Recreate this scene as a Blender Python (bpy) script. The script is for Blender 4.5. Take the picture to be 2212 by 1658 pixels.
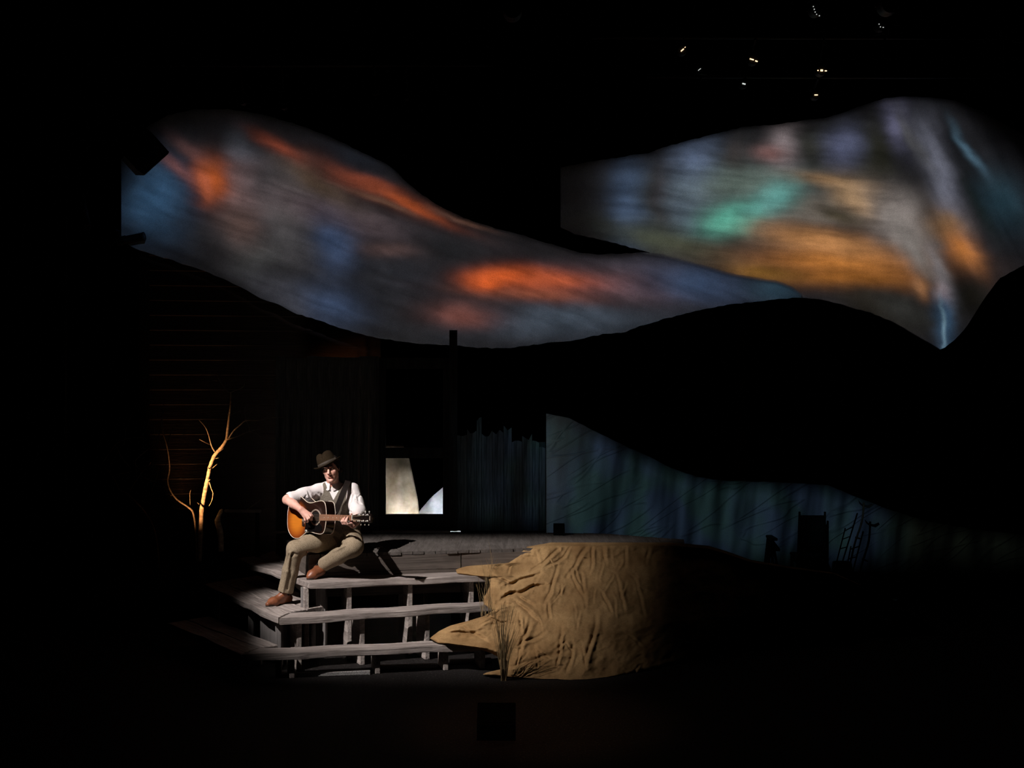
import bpy, bmesh, math, random
import numpy as np
from mathutils import Vector, Matrix

for o in list(bpy.data.objects):
    bpy.data.objects.remove(o, do_unlink=True)
scn = bpy.context.scene
COL = scn.collection
random.seed(7)
RNG = np.random.default_rng(7)
W = {}
PI = math.pi

# ------------------------------------------------------------------ camera
F = 2880.0; CX = 1106.0; CY = 829.0; CH = 2.38
def P(px, py, Y):
    """point at distance Y seen at pixel (px, py) of the 2212x1658 photograph"""
    return Vector(((px - CX) / F * Y, Y, CH - (py - CY) / F * Y))
def G(px, py, z):
    """point at height z seen at pixel (px, py)"""
    return P(px, py, (CH - z) * F / (py - CY))
cam_d = bpy.data.cameras.new('camera')
cam_d.sensor_width = 36.0; cam_d.lens = 36.0 * F / 2212.0
cam_d.clip_end = 100
cam = bpy.data.objects.new('camera', cam_d); COL.objects.link(cam)
cam.location = (0, 0, CH); cam.rotation_euler = (PI / 2, 0, 0)
scn.camera = cam

# ------------------------------------------------------------------ view, world
scn.view_settings.view_transform = 'Standard'
scn.view_settings.look = 'None'
scn.view_settings.gamma = 1.0
scn.view_settings.use_curve_mapping = False
scn.view_settings.exposure = 0.0
wd = bpy.data.worlds.new('world'); scn.world = wd; wd.use_nodes = True
wd.node_tree.nodes['Background'].inputs[0].default_value = (0.5, 0.6, 0.8, 1)
wd.node_tree.nodes['Background'].inputs[1].default_value = 0.0006

def lin(c):
    c = c / 255.0
    return c / 12.92 if c <= 0.04045 else ((c + 0.055) / 1.055) ** 2.4
def rgb(r, g, b, k=1.0):
    return (lin(r) * k, lin(g) * k, lin(b) * k, 1.0)

# ------------------------------------------------------------------ node helper
class NT:
    def __init__(s, tree):
        s.t = tree; s.n = tree.nodes; s.l = tree.links
    def put(s, sock, v):
        if v is None: return
        if isinstance(v, bpy.types.NodeSocket): s.l.new(v, sock)
        else:
            if hasattr(sock.default_value, '__len__') and not hasattr(v, '__len__'): v = (v,) * len(sock.default_value)
            sock.default_value = v
    def node(s, typ, ins=None, **kw):
        n = s.n.new(typ)
        for k, v in kw.items(): setattr(n, k, v)
        for k, v in (ins or {}).items(): s.put(n.inputs[k], v)
        return n
    def m(s, op, a, b=None, c=None, clamp=False):
        n = s.n.new('ShaderNodeMath'); n.operation = op; n.use_clamp = clamp
        s.put(n.inputs[0], a); s.put(n.inputs[1], b); s.put(n.inputs[2], c)
        return n.outputs[0]
    def vm(s, op, a, b=None, c=None):
        n = s.n.new('ShaderNodeVectorMath'); n.operation = op
        s.put(n.inputs[0], a); s.put(n.inputs[1], b); s.put(n.inputs[2], c)
        return n.outputs['Value'] if op in ('DOT_PRODUCT', 'LENGTH', 'DISTANCE') else n.outputs[0]
    def xyz(s, x, y, z=0.0):
        return s.node('ShaderNodeCombineXYZ', {0: x, 1: y, 2: z}).outputs[0]
    def sep(s, v):
        n = s.node('ShaderNodeSeparateXYZ', {0: v}); return n.outputs
    def noise(s, vec, scale=5, detail=3, rough=0.5, dist=0.0):
        return s.node('ShaderNodeTexNoise', {'Vector': vec, 'Scale': scale, 'Detail': detail, 'Roughness': rough, 'Distortion': dist})
    def mapping(s, vec, loc=(0, 0, 0), rot=(0, 0, 0), sc=(1, 1, 1), typ='POINT'):
        return s.node('ShaderNodeMapping', {'Vector': vec, 'Location': loc, 'Rotation': rot, 'Scale': sc}, vector_type=typ).outputs[0]
    def streak(s, vec, ang, sx, sy, loc=(0, 0, 0)):
        return s.mapping(vec, loc=loc, rot=(0, 0, math.radians(ang)), sc=(1 / sx, 1 / sy, 1), typ='TEXTURE')
    def maprange(s, v, a, b, c, d, smooth=False):
        n = s.node('ShaderNodeMapRange', {'Value': v, 'From Min': a, 'From Max': b, 'To Min': c, 'To Max': d})
        if smooth: n.interpolation_type = 'SMOOTHSTEP'
        return n.outputs['Result']
    def mix(s, f, a, b, blend='MIX'):
        n = s.n.new('ShaderNodeMix'); n.data_type = 'RGBA'; n.blend_type = blend
        s.put(n.inputs['Factor'], f); s.put(n.inputs[6], a); s.put(n.inputs[7], b)
        return n.outputs[2]
    def curve(s, v, pts, x0, x1, y0, y1):
        """piecewise linear function given as (x, y) pairs"""
        n = s.n.new('ShaderNodeFloatCurve'); cm = n.mapping; c = cm.curves[0]
        q = [((x - x0) / (x1 - x0), (y - y0) / (y1 - y0)) for x, y in pts]
        if q[0][0] > 0: q.insert(0, (0.0, q[0][1]))
        if q[-1][0] < 1: q.append((1.0, q[-1][1]))
        c.points[0].location = q[0]; c.points[1].location = q[-1]
        for p in q[1:-1]: c.points.new(*p)
        for p in c.points: p.handle_type = 'VECTOR'
        cm.update()
        s.put(n.inputs['Value'], s.maprange(v, x0, x1, 0, 1))
        return s.maprange(n.outputs[0], 0, 1, y0, y1)
    def bump(s, h, strength=0.3, dist=0.01, nrm=None):
        return s.node('ShaderNodeBump', {'Height': h, 'Strength': strength, 'Distance': dist, 'Normal': nrm}).outputs[0]

# ------------------------------------------------------------------ lights
def spot(name, loc, target, watts, size_deg, blend=0.3, color=(1, 1, 1), radius=0.04):
    d = bpy.data.lights.new(name, 'SPOT'); d.energy = watts; d.spot_size = math.radians(size_deg)
    d.spot_blend = blend; d.color = color; d.shadow_soft_size = radius
    o = bpy.data.objects.new(name, d); COL.objects.link(o); o.location = loc
    o.rotation_euler = (Vector(target) - Vector(loc)).to_track_quat('-Z', 'Y').to_euler()
    return o
def light_coords(lt):
    """node tree of a spot lamp and tangent coordinates (x right, y up) of the beam"""
    d = lt.data; d.use_nodes = True; nt = NT(d.node_tree)
    tc = nt.node('ShaderNodeTexCoord')
    sx = nt.sep(tc.outputs['Normal'])
    az = nt.m('ABSOLUTE', sx[2])
    u = nt.m('DIVIDE', sx[0], az); v = nt.m('DIVIDE', sx[1], az)
    return nt, u, v, d.node_tree.nodes['Emission']

# key light: one followspot high on the house left side, with framing shutters
KEY = Vector((-5.35, 6.75, 7.0)); KEY_T = Vector((-1.05, 11.75, 0.75))
key = spot('key_spotlight', KEY, KEY_T, 4600, 42, 0.1, (1.0, 0.93, 0.90), 0.035)
nt, u, v, em = light_coords(key)
# shutter frame (beam tangent units)
f1 = nt.maprange(u, -0.175, -0.115, 0, 1, True)
f2 = nt.maprange(nt.m('MULTIPLY_ADD', v, 0.5, u), 0.085, 0.226, 1, 0, True)
vv = nt.m('MULTIPLY_ADD', u, -0.55, v)
f3 = nt.maprange(vv, -0.196, -0.085, 0, 1, True)
f5 = nt.maprange(nt.m('MULTIPLY_ADD', u, 0.644, v), -0.182, -0.125, 0, 1, True)
f1 = nt.m('MULTIPLY', f1, f5)
f4 = nt.maprange(vv, 0.082, 0.158, 1, 0, True)
nt.put(em.inputs['Strength'], nt.m('MULTIPLY', nt.m('MULTIPLY', f1, f2), nt.m('MULTIPLY', f3, f4)))

# low orange lamp on the bare trees
treel = spot('orange_tree_spotlight', (-4.35, 10.9, 1.2), (-3.02, 13.3, 1.42), 2200, 40, 0.3, (1.0, 0.47, 0.18), 0.03)
nt, u, v, em = light_coords(treel)   # narrow framed beam, brightest low on the trunk
hu = nt.m('MULTIPLY', nt.maprange(u, -0.095, -0.008, 0, 1, True), nt.maprange(u, 0.02, 0.11, 1, 0, True))
hv = nt.m('MULTIPLY', nt.maprange(v, -0.185, -0.075, 0, 1, True), nt.maprange(v, -0.02, 0.27, 1, 0.0, True))
nt.put(em.inputs['Strength'], nt.m('MULTIPLY', nt.m('POWER', hu, 2.2), hv))
# red-brown wash on the clapboard wall
sidel = spot('amber_wall_spotlight', (-3.6, 14.46, 0.2), (-3.6, 14.86, 3.0), 22, 32, 1.0, (1.0, 0.55, 0.26), 0.05)
# lamps behind the screen door
doorw = spot('door_cool_lamp', (-1.18, 13.95, 0.84), (-1.22, 14.25, 0.98), 16, 130, 0.9, (0.85, 0.93, 1.0), 0.03)
doorw2 = spot('door_cool_lamp', (-0.74, 14.0, 0.84), (-0.70, 14.4, 1.0), 7, 110, 0.9, (0.85, 0.93, 1.0), 0.03)
doorl = spot('door_warm_lamp', (-1.15, 13.85, 0.45), (-1.22, 14.25, 1.35), 1.6, 80, 0.8, (1.0, 0.78, 0.5), 0.05)
# added lamp standing in for faint warm ambient glow on the front floor
floorw = spot('added_floor_glow', (0.0, 5.5, 7.0), (0.15, 9.35, 0.0), 330, 17, 0.95, (1.0, 0.52, 0.32), 0.05)

# projectors over the audience: two throw the clouds on the sky pieces, one washes the dunes teal
PJ = Vector((0.0, 3.2, 4.6))
L_TOP = [(262, 345), (320, 272), (360, 250), (420, 236), (490, 236), (560, 245), (640, 268), (700, 290), (760, 318), (810, 342), (845, 360), (870, 385), (900, 412), (950, 445), (1000, 470), (1060, 490), (1130, 508), (1190, 527), (1240, 543), (1290, 549), (1350, 547), (1390, 544), (1430, 548), (1480, 562), (1530, 575), (1570, 588), (1620, 597), (1680, 606), (1710, 618), (1740, 640)]
L_BOT = [(262, 520), (300, 540), (360, 558), (420, 578), (480, 600), (520, 620), (570, 648), (600, 657), (640, 677), (690, 692), (740, 710), (790, 724), (840, 733), (900, 742), (985, 745), (1030, 750), (1070, 752), (1110, 750), (1180, 741), (1240, 735), (1300, 722), (1350, 717), (1380, 705), (1430, 690), (1500, 672), (1560, 660), (1630, 651), (1690, 645), (1740, 641)]
R_TOP = [(1211, 361), (1300, 345), (1400, 330), (1440, 316), (1510, 298), (1560, 285), (1600, 275), (1680, 268), (1720, 262), (1780, 255), (1830, 240), (1870, 225), (1910, 212), (1960, 208), (2010, 210), (2060, 216), (2120, 240), (2212, 290), (2330, 340)]
R_BOT = [(1211, 490), (1240, 505), (1290, 515), (1340, 528), (1400, 545), (1440, 560), (1480, 575), (1530, 590), (1600, 612), (1700, 640), (1770, 645), (1820, 658), (1880, 675), (1940, 700), (1990, 730), (2035, 756), (2060, 735), (2085, 710), (2110, 670), (2140, 625), (2160, 600), (2212, 573), (2330, 560)]
H_TOP = [(960, 915), (1080, 900), (1180, 893), (1230, 903), (1290, 933), (1350, 963), (1400, 985), (1450, 1010), (1500, 1028), (1560, 1038), (1700, 1042), (1790, 1048), (1850, 1073), (1920, 1100), (2000, 1125), (2100, 1142), (2330, 1170)]
BLOBS = [  # cx, cy, rx, ry, angle (deg, clockwise in the picture), colour (display)
 (328, 432, 66, 78, 0, (46, 74, 102)), (375, 362, 62, 13, 40, (96, 64, 66)), (418, 330, 62, 14, 36, (80, 56, 56)), (489, 535, 44, 55, 0, (36, 34, 36)),
 (620, 508, 58, 74, 0, (62, 60, 62)), (552, 560, 46, 50, 0, (56, 56, 56)), (620, 643, 90, 42, 20, (54, 54, 60)), (516, 332, 30, 52, 0, (60, 64, 72)),
 (525, 414, 38, 58, -12, (104, 84, 84)), (525, 482, 34, 44, -15, (82, 64, 60)), (588, 387, 30, 34, 0, (36, 36, 40)), (462, 387, 36, 42, -20, (138, 64, 28)), (440, 400, 14, 30, -25, (150, 76, 50)),
 (624, 427, 62, 50, 20, (78, 72, 72)), (732, 466, 150, 30, 18, (78, 66, 70)), (687, 396, 84, 22, 32, (70, 56, 46)), (597, 315, 56, 13, 33, (110, 52, 38)), (822, 414, 145, 20, 24, (94, 48, 36)),
 (799, 391, 62, 8, 20, (118, 56, 38)), (889, 445, 76, 9, 25, (150, 68, 36)), (830, 436, 70, 6, 22, (90, 62, 50)), (995, 474, 54, 5, 18, (104, 72, 60)), (770, 345, 70, 22, 22, (30, 34, 42)),
 (723, 526, 40, 54, -25, (50, 64, 90)), (956, 535, 95, 42, 5, (23, 24, 27)), (840, 540, 54, 15, 4, (74, 56, 54)), (723, 661, 64, 40, 15, (45, 57, 79)), (880, 600, 90, 40, 15, (32, 33, 38)),
 (1340, 574, 150, 20, 0, (46, 44, 50)), (1340, 618, 120, 36, 3, (80, 64, 70)), (1230, 692, 180, 36, -2, (52, 60, 70)), (1140, 636, 120, 16, 4, (108, 60, 46)), (1190, 606, 100, 22, 2, (150, 70, 44)),
 (1085, 596, 62, 19, 0, (200, 86, 40)), (1055, 612, 36, 14, 0, (196, 84, 38)), (990, 680, 62, 22, 4, (104, 62, 56)), (1510, 612, 95, 36, 8, (50, 64, 88)), (1685, 626, 55, 24, 8, (42, 62, 76)),
 (1359, 440, 38, 105, 0, (46, 60, 82)), (1610, 440, 170, 90, 0, (64, 72, 72)), (1429, 410, 24, 72, 0, (34, 30, 30)), (1498, 344, 46, 80, 0, (76, 88, 110)), (1484, 450, 32, 50, 0, (62, 72, 82)),
 (1586, 340, 24, 42, 0, (46, 42, 42)), (1605, 395, 95, 32, 0, (82, 94, 88)), (1692, 303, 32, 58, 0, (112, 102, 104)), (1665, 330, 32, 16, 0, (112, 82, 80)), (1767, 318, 34, 40, 0, (36, 36, 30)), (1892, 330, 40, 60, 0, (34, 34, 26)),
 (1822, 316, 36, 40, 0, (64, 68, 88)), (1440, 525, 130, 26, 14, (54, 58, 48)), (1757, 451, 56, 26, 5, (108, 100, 92)), (1581, 474, 56, 28, -14, (80, 160, 140)), (1632, 452, 36, 18, -18, (74, 128, 118)), (1682, 425, 40, 30, -20, (88, 140, 134)),
 (1790, 390, 70, 13, 8, (122, 96, 70)), (1855, 430, 52, 32, 25, (150, 120, 88)), (1808, 462, 46, 14, 20, (60, 54, 42)), (1813, 566, 175, 30, 3, (152, 94, 42)), (1780, 522, 125, 26, 10, (156, 108, 66)), (1835, 604, 125, 20, 3, (132, 80, 32)), (1650, 590, 70, 16, 8, (110, 76, 34)),
 (1947, 474, 72, 50, 30, (120, 112, 108)), (1975, 535, 95, 26, 56, (108, 102, 98)), (1900, 665, 100, 40, 20, (32, 28, 22)), (1952, 668, 66, 30, 20, (44, 44, 42)), (2110, 440, 70, 16, 62, (20, 22, 16)), (2169, 440, 62, 44, 50, (34, 54, 64)),
 (2035, 385, 105, 26, 72, (106, 108, 122)), (1938, 262, 52, 22, 78, (86, 86, 108)), (1975, 300, 70, 12, 62, (74, 74, 78)), (2096, 330, 56, 8, 54, (68, 92, 108)), (2044, 490, 38, 32, 40, (112, 90, 68)), (2080, 536, 54, 22, 52, (152, 94, 48)),
 (2035, 585, 66, 17, 76, (100, 94, 94)), (1989, 622, 24, 15, 50, (130, 90, 60)), (2092, 640, 50, 40, 0, (26, 24, 20)), (2035, 634, 22, 15, 60, (140, 120, 118)), (2040, 692, 54, 20, 88, (60, 86, 112)), (2036, 706, 46, 5, 88, (112, 142, 160)),
]

def projector(name, YS, x=0.0, strength=1.65):
    o = spot(name, PJ + Vector((x, 0, 0)), PJ + Vector((x, 5, 0)), 5200, 150, 0.02, (1, 1, 1), 0.0)
    o.rotation_euler = (PI / 2, 0, 0)
    nt, u, v, em = light_coords(o); D = YS - PJ.y
    # beam tangent -> photograph pixels of the point where the beam meets the plane Y = YS
    px = nt.m('MULTIPLY_ADD', u, D * F / YS, CX + (PJ.x + x) * F / YS)
    py = nt.m('MULTIPLY_ADD', v, -D * F / YS, CY - (PJ.z - CH) * F / YS)
    em.inputs['Strength'].default_value = strength
    return nt, px, py, nt.xyz(px, py, 0.0), em
for side in ('left', 'right'):
    nt, px, py, xy, em = projector('cloud_projector', 14.40 if side == 'left' else 14.50, -0.15 if side == 'left' else 0.15, 1.62 if side == 'left' else 1.85)
    if side == 'left':
        ctop = nt.curve(px, L_TOP, 250, 1760, 0, 1000); cbot = nt.curve(px, L_BOT, 250, 1760, 0, 1000)
        mask = nt.m('MULTIPLY', nt.maprange(px, 250, 262, 0, 1), nt.maprange(px, 1742, 1746, 1, 0))
        sel = [q for q in BLOBS if q[0] < 1355 and q[1] > 250 and not (q[0] > 1345 and q[1] < 520) or (q[0], q[1]) in ((1510, 612), (1685, 626))]
    else:
        ctop = nt.curve(px, R_TOP, 1200, 2350, 0, 1000)
        cbot = nt.m('MINIMUM', nt.curve(px, R_BOT, 1200, 2350, 0, 1000), nt.curve(px, [(1200, 1000), (1388, 1000), (1390, 544)] + [p for p in L_TOP if p[0] > 1390][:-1] + [(1739, 640), (1741, 1000), (2350, 1000)], 1200, 2350, 0, 1000))
        mask = nt.maprange(px, 1205, 1211, 0, 1)
        sel = [q for q in BLOBS if q[0] >= 1355 and (q[0], q[1]) not in ((1510, 612), (1685, 626))]
    mask = nt.m('MULTIPLY', mask, nt.m('MULTIPLY', nt.maprange(nt.m('SUBTRACT', py, ctop), -4, 12, 0, 1), nt.maprange(nt.m('SUBTRACT', cbot, py), -10, 0, 0, 1)))
    nz = nt.noise(nt.streak(xy, 12, 0.006, 0.012), 1.0, 3, 0.55)
    wxy = nt.vm('ADD', xy, nt.vm('MULTIPLY', nt.vm('SUBTRACT', nz.outputs['Color'], (0.5, 0.5, 0.5)), (56, 30, 0)))
    acc = (lin(26), lin(26), lin(29), 1)
    for (bx, by, rx, ry, an, c) in sel:
        mp = nt.mapping(wxy, loc=(bx, by, 0), rot=(0, 0, math.radians(an)), sc=(rx, ry, 1), typ='TEXTURE')
        acc = nt.mix(nt.m('POWER', 0.40, nt.vm('DOT_PRODUCT', mp, mp)), acc, rgb(*c))
    if side == 'left':
        st = nt.noise(nt.streak(wxy, 20, 0.005, 0.034), 1.0, 3, 0.6).outputs['Fac']
        dim = nt.maprange(nt.m('SUBTRACT', nt.m('SUBTRACT', py, ctop), nt.maprange(px, 300, 1050, 100, 5)), -90, 40, 0.06, 1, True)
        low = nt.maprange(nt.m('ADD', nt.m('SUBTRACT', cbot, py), nt.maprange(px, 450, 800, 0, 130)), 0, 110, 0.40, 1, True)
        fade = nt.m('MULTIPLY', dim, low)
    else:
        st2 = nt.noise(nt.streak(wxy, 5, 0.005, 0.036), 1.0, 3, 0.6).outputs['Fac']
        st3 = nt.noise(nt.streak(xy, 64, 0.003, 0.024), 1.0, 2, 0.5).outputs['Fac']
        w3 = nt.maprange(px, 1880, 2020, 0, 1, True)
        st = nt.m('MULTIPLY_ADD', w3, nt.m('SUBTRACT', st3, st2), st2)
        dimr = nt.maprange(nt.m('ADD', nt.m('SUBTRACT', px, 2057), nt.m('MULTIPLY', nt.m('SUBTRACT', py, 217), -0.95)), -50, 60, 1, 0.04, True)
        fade = nt.m('MULTIPLY', nt.maprange(px, 1230, 1370, 0.16, 1, True), dimr)
        fade = nt.m('MULTIPLY', fade, nt.maprange(nt.m('SUBTRACT', py, ctop), 0, 45, 0.45, 1, True))
    mod = nt.maprange(st, 0.32, 0.68, 0.72, 1.28)
    big = nt.maprange(nt.noise(nt.mapping(xy, sc=(0.008, 0.008, 1)), 1.0, 2, 0.5).outputs['Fac'], 0.3, 0.7, 0.75, 1.25)
    nt.put(em.inputs['Color'], nt.vm('MULTIPLY', acc, nt.m('MULTIPLY', nt.m('MULTIPLY', mod, big), nt.m('MULTIPLY', fade, mask))))
# dune wash
nt, qx, qy, xy2, em = projector('dune_wash_projector', 15.2, 0.0, 1.45)
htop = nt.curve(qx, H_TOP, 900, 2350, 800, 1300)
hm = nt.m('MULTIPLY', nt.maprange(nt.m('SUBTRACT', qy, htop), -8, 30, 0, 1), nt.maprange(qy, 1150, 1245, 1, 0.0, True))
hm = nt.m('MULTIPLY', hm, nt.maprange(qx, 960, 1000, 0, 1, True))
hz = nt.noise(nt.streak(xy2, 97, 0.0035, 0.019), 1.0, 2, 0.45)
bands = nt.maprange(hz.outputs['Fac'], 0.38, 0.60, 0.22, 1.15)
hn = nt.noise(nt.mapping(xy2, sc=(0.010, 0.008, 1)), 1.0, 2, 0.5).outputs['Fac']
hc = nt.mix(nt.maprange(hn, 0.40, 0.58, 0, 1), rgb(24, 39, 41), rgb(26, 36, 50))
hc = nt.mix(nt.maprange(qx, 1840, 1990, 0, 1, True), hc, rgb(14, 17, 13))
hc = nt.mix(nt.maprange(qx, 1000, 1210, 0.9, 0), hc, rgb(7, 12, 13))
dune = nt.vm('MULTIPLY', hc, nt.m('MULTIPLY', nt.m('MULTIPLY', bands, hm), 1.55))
nt.put(em.inputs['Color'], dune)

# ------------------------------------------------------------------ mesh helpers
def reg(o, parent=None, basis=None):
    COL.objects.link(o)
    w = basis if basis is not None else Matrix.Identity(4)
    if parent is not None:
        o.parent = parent; o.matrix_parent_inverse = W[parent.name].inverted()
    o.matrix_basis = w
    W[o.name] = w.copy()
    return o
def props(o, label=None, cat=None, group=None, kind=None):
    if label: o['label'] = label
    if cat: o['category'] = cat
    if group: o['group'] = group
    if kind: o['kind'] = kind
    return o
def empty(name, loc, label, cat, group=None, rot=None):
    o = bpy.data.objects.new(name, None); o.empty_display_size = 0.1
    b = Matrix.Translation(Vector(loc))
    if rot is not None: b = b @ rot
    return props(reg(o, None, b), label, cat, group)
def mk(name, vs, fs, mat, parent=None, M=None, smooth=False, recalc=True):
    """mesh object; world-space verts unless M is given (then local to M)"""
    me = bpy.data.meshes.new(name)
    vs = np.asarray([tuple(v) for v in vs], dtype=np.float64) if not isinstance(vs, np.ndarray) else vs
    if M is None:
        lo, hi = vs.min(0), vs.max(0)
        org = Vector(((lo[0] + hi[0]) / 2, (lo[1] + hi[1]) / 2, lo[2]))
        vs = vs - np.array(org); M = Matrix.Translation(org)
    me.from_pydata(vs.tolist(), [], [list(map(int, f)) for f in fs]); me.update()
    if recalc:
        bm = bmesh.new(); bm.from_mesh(me); bmesh.ops.recalc_face_normals(bm, faces=bm.faces); bm.to_mesh(me); bm.free()
    mats = mat if isinstance(mat, (list, tuple)) else [mat]
    for m_ in mats: me.materials.append(m_)
    if smooth:
        me.polygons.foreach_set('use_smooth', [True] * len(me.polygons))
    o = bpy.data.objects.new(name, me)
    return reg(o, parent, M)
class MB:
    """collects several shapes of ONE piece"""
    def __init__(s): s.v = []; s.f = []
    def add(s, vs, fs):
        k = len(s.v); s.v += [Vector(x) for x in vs]; s.f += [tuple(i + k for i in f) for f in fs]; return s
    def box(s, c, size, R=None, bev=0.0):
        sx, sy, sz = [q / 2 for q in size]; R = R or Matrix.Identity(3); c = Vector(c)
        if bev <= 0:
            pts = [c + R @ Vector((x * sx, y * sy, z * sz)) for x in (-1, 1) for y in (-1, 1) for z in (-1, 1)]
            return s.add(pts, [(0, 1, 3, 2), (4, 6, 7, 5), (0, 4, 5, 1), (2, 3, 7, 6), (0, 2, 6, 4), (1, 5, 7, 3)])
        b = bev; pts = []; 
        prof = [(sx - b, sy), (sx, sy - b), (sx, -sy + b), (sx - b, -sy), (-sx + b, -sy), (-sx, -sy + b), (-sx, sy - b), (-sx + b, sy)]
        for (z, k) in ((-sz, b), (-sz + b, 0), (sz - b, 0), (sz, b)):
            for (x, y) in prof:
                pts.append(c + R @ Vector((x - math.copysign(k, x), y - math.copysign(k, y), z)))
        fs = []
        for i in range(3):
            for j in range(8): fs.append((i * 8 + j, i * 8 + (j + 1) % 8, i * 8 + 8 + (j + 1) % 8, i * 8 + 8 + j))
        fs.append(tuple(range(7, -1, -1))); fs.append(tuple(range(24, 32)))
        return s.add(pts, fs)
    def tube(s, pts, rad, seg=8, cap=True):
        pts = [Vector(p) for p in pts]; n = len(pts)
        if not hasattr(rad, '__len__'): rad = [rad] * n
        k = len(s.v); up = None
        for i, p in enumerate(pts):
            t = (pts[min(i + 1, n - 1)] - pts[max(i - 1, 0)]).normalized()
            if up is None:
                a = t.cross(Vector((0, 0, 1)))
                if a.length < 1e-3: a = t.cross(Vector((0, 1, 0)))
                a.normalize()
            else:
                a = (up - t * up.dot(t)).normalized()
            up = a; b = t.cross(a)
            for j in range(seg):
                q = 2 * PI * j / seg
                s.v.append(p + (a * math.cos(q) + b * math.sin(q)) * rad[i])
        for i in range(n - 1):
            for j in range(seg):
                s.f.append((k + i * seg + j, k + i * seg + (j + 1) % seg, k + (i + 1) * seg + (j + 1) % seg, k + (i + 1) * seg + j))
        if cap:
            s.f.append(tuple(k + j for j in range(seg - 1, -1, -1))); s.f.append(tuple(k + (n - 1) * seg + j for j in range(seg)))
        return s
    def prism(s, poly, vec):
        """polygon (world points) extruded by vec"""
        n = len(poly); vec = Vector(vec)
        a = [Vector(p) for p in poly]; b = [p + vec for p in a]
        return s.add(a + b, [tuple(range(n)), tuple(range(2 * n - 1, n - 1, -1))] + [(i, (i + 1) % n, n + (i + 1) % n, n + i) for i in range(n)])
    def lathe(s, prof, org, axis, seg=20):
        """prof: (radius, height) along axis"""
        axis = Vector(axis).normalized(); a = axis.orthogonal().normalized(); b = axis.cross(a); k = len(s.v); org = Vector(org)
        for (r, h) in prof:
            for j in range(seg):
                q = 2 * PI * j / seg
                s.v.append(org + axis * h + (a * math.cos(q) + b * math.sin(q)) * max(r, 1e-4))
        for i in range(len(prof) - 1):
            for j in range(seg):
                s.f.append((k + i * seg + j, k + i * seg + (j + 1) % seg, k + (i + 1) * seg + (j + 1) % seg, k + (i + 1) * seg + j))
        s.f.append(tuple(k + j for j in range(seg - 1, -1, -1))); s.f.append(tuple(k + (len(prof) - 1) * seg + j for j in range(seg)))
        return s
    def build(s, name, mat, parent=None, smooth=False, **kw):
        o = mk(name, s.v, s.f, mat, parent, smooth=smooth)
        return props(o, **kw)
def autosmooth(o, ang=35):
    me = o.data
    bm = bmesh.new(); bm.from_mesh(me)
    for e in bm.edges:
        if len(e.link_faces) == 2 and e.calc_face_angle(0) > math.radians(ang): e.smooth = False
    for f in bm.faces: f.smooth = True
    bm.to_mesh(me); bm.free()
    return o
def spline(pts, n=8):
    """Catmull-Rom through points (Vectors)"""
    pts = [Vector(p) for p in pts]; out = []
    for i in range(len(pts) - 1):
        p0 = pts[max(i - 1, 0)]; p1 = pts[i]; p2 = pts[i + 1]; p3 = pts[min(i + 2, len(pts) - 1)]
        for k in range(n):
            t = k / n
            out.append(0.5 * ((2 * p1) + (p2 - p0) * t + (2 * p0 - 5 * p1 + 4 * p2 - p3) * t * t + (3 * p1 - p0 - 3 * p2 + p3) * t ** 3))
    out.append(pts[-1]); return out

# ------------------------------------------------------------------ materials
MATS = {}
def mat(name, rough=0.8, spec=0.3, metal=0.0):
    m_ = bpy.data.materials.new(name); m_.use_nodes = True
    nt = NT(m_.node_tree); b = nt.n['Principled BSDF']
    b.inputs['Roughness'].default_value = rough; b.inputs['Metallic'].default_value = metal
    b.inputs['Specular IOR Level'].default_value = spec
    MATS[name] = m_
    return m_, nt, b
def simple(name, c1, c2=None, scale=20, rough=0.8, spec=0.3, metal=0.0, bump=0.0, bscale=None, stretch=(1, 1, 1)):
    m_, nt, b = mat(name, rough, spec, metal)
    co = nt.node('ShaderNodeTexCoord').outputs['Object']
    co = nt.mapping(co, sc=stretch)
    nz = nt.noise(co, scale, 4, 0.6).outputs['Fac']
    c2 = c2 or tuple(x * 0.6 for x in c1[:3]) + (1,)
    nt.put(b.inputs['Base Color'], nt.mix(nt.maprange(nz, 0.3, 0.7, 0, 1), c2, c1))
    if bump:
        h = nt.noise(co, bscale or scale * 3, 3, 0.6).outputs['Fac']
        nt.put(b.inputs['Normal'], nt.bump(h, bump, 0.01))
    return m_
def wood(name, light, dark, rough=0.85, axis=0, gs=1.0, bump=0.5):
    """weathered plank: grain runs along the local axis"""
    m_, nt, b = mat(name, rough, 0.2)
    co = nt.node('ShaderNodeTexCoord').outputs['Object']
    sc = [26 * gs, 26 * gs, 26 * gs]; sc[axis] = 1.6 * gs
    g = nt.noise(nt.mapping(co, sc=tuple(sc)), 1.0, 5, 0.65, 0.6).outputs['Fac']
    sc2 = [110 * gs] * 3; sc2[axis] = 5 * gs
    g2 = nt.noise(nt.mapping(co, sc=tuple(sc2)), 1.0, 3, 0.6).outputs['Fac']
    blot = nt.noise(co, 3.5, 3, 0.6).outputs['Fac']
    f = nt.m('ADD', nt.maprange(g, 0.32, 0.68, 0, 0.75), nt.maprange(g2, 0.3, 0.7, -0.15, 0.25), clamp=True)
    c = nt.mix(f, dark, light)
    c = nt.mix(nt.maprange(blot, 0.35, 0.65, 0.45, 0), c, dark)
    nt.put(b.inputs['Base Color'], c)
    nt.put(b.inputs['Normal'], nt.bump(f, bump, 0.006))
    return m_
black_mask = simple('black_velour', (0.004, 0.004, 0.004, 1), None, 4, 1.0, 0.0)
floor_m, nt, b = mat('stage_floor_black', 0.7, 0.12)
co = nt.node('ShaderNodeTexCoord').outputs['Object']
nz = nt.noise(co, 60, 4, 0.7).outputs['Fac']; nz2 = nt.noise(co, 500, 2, 0.6).outputs['Fac']
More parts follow.
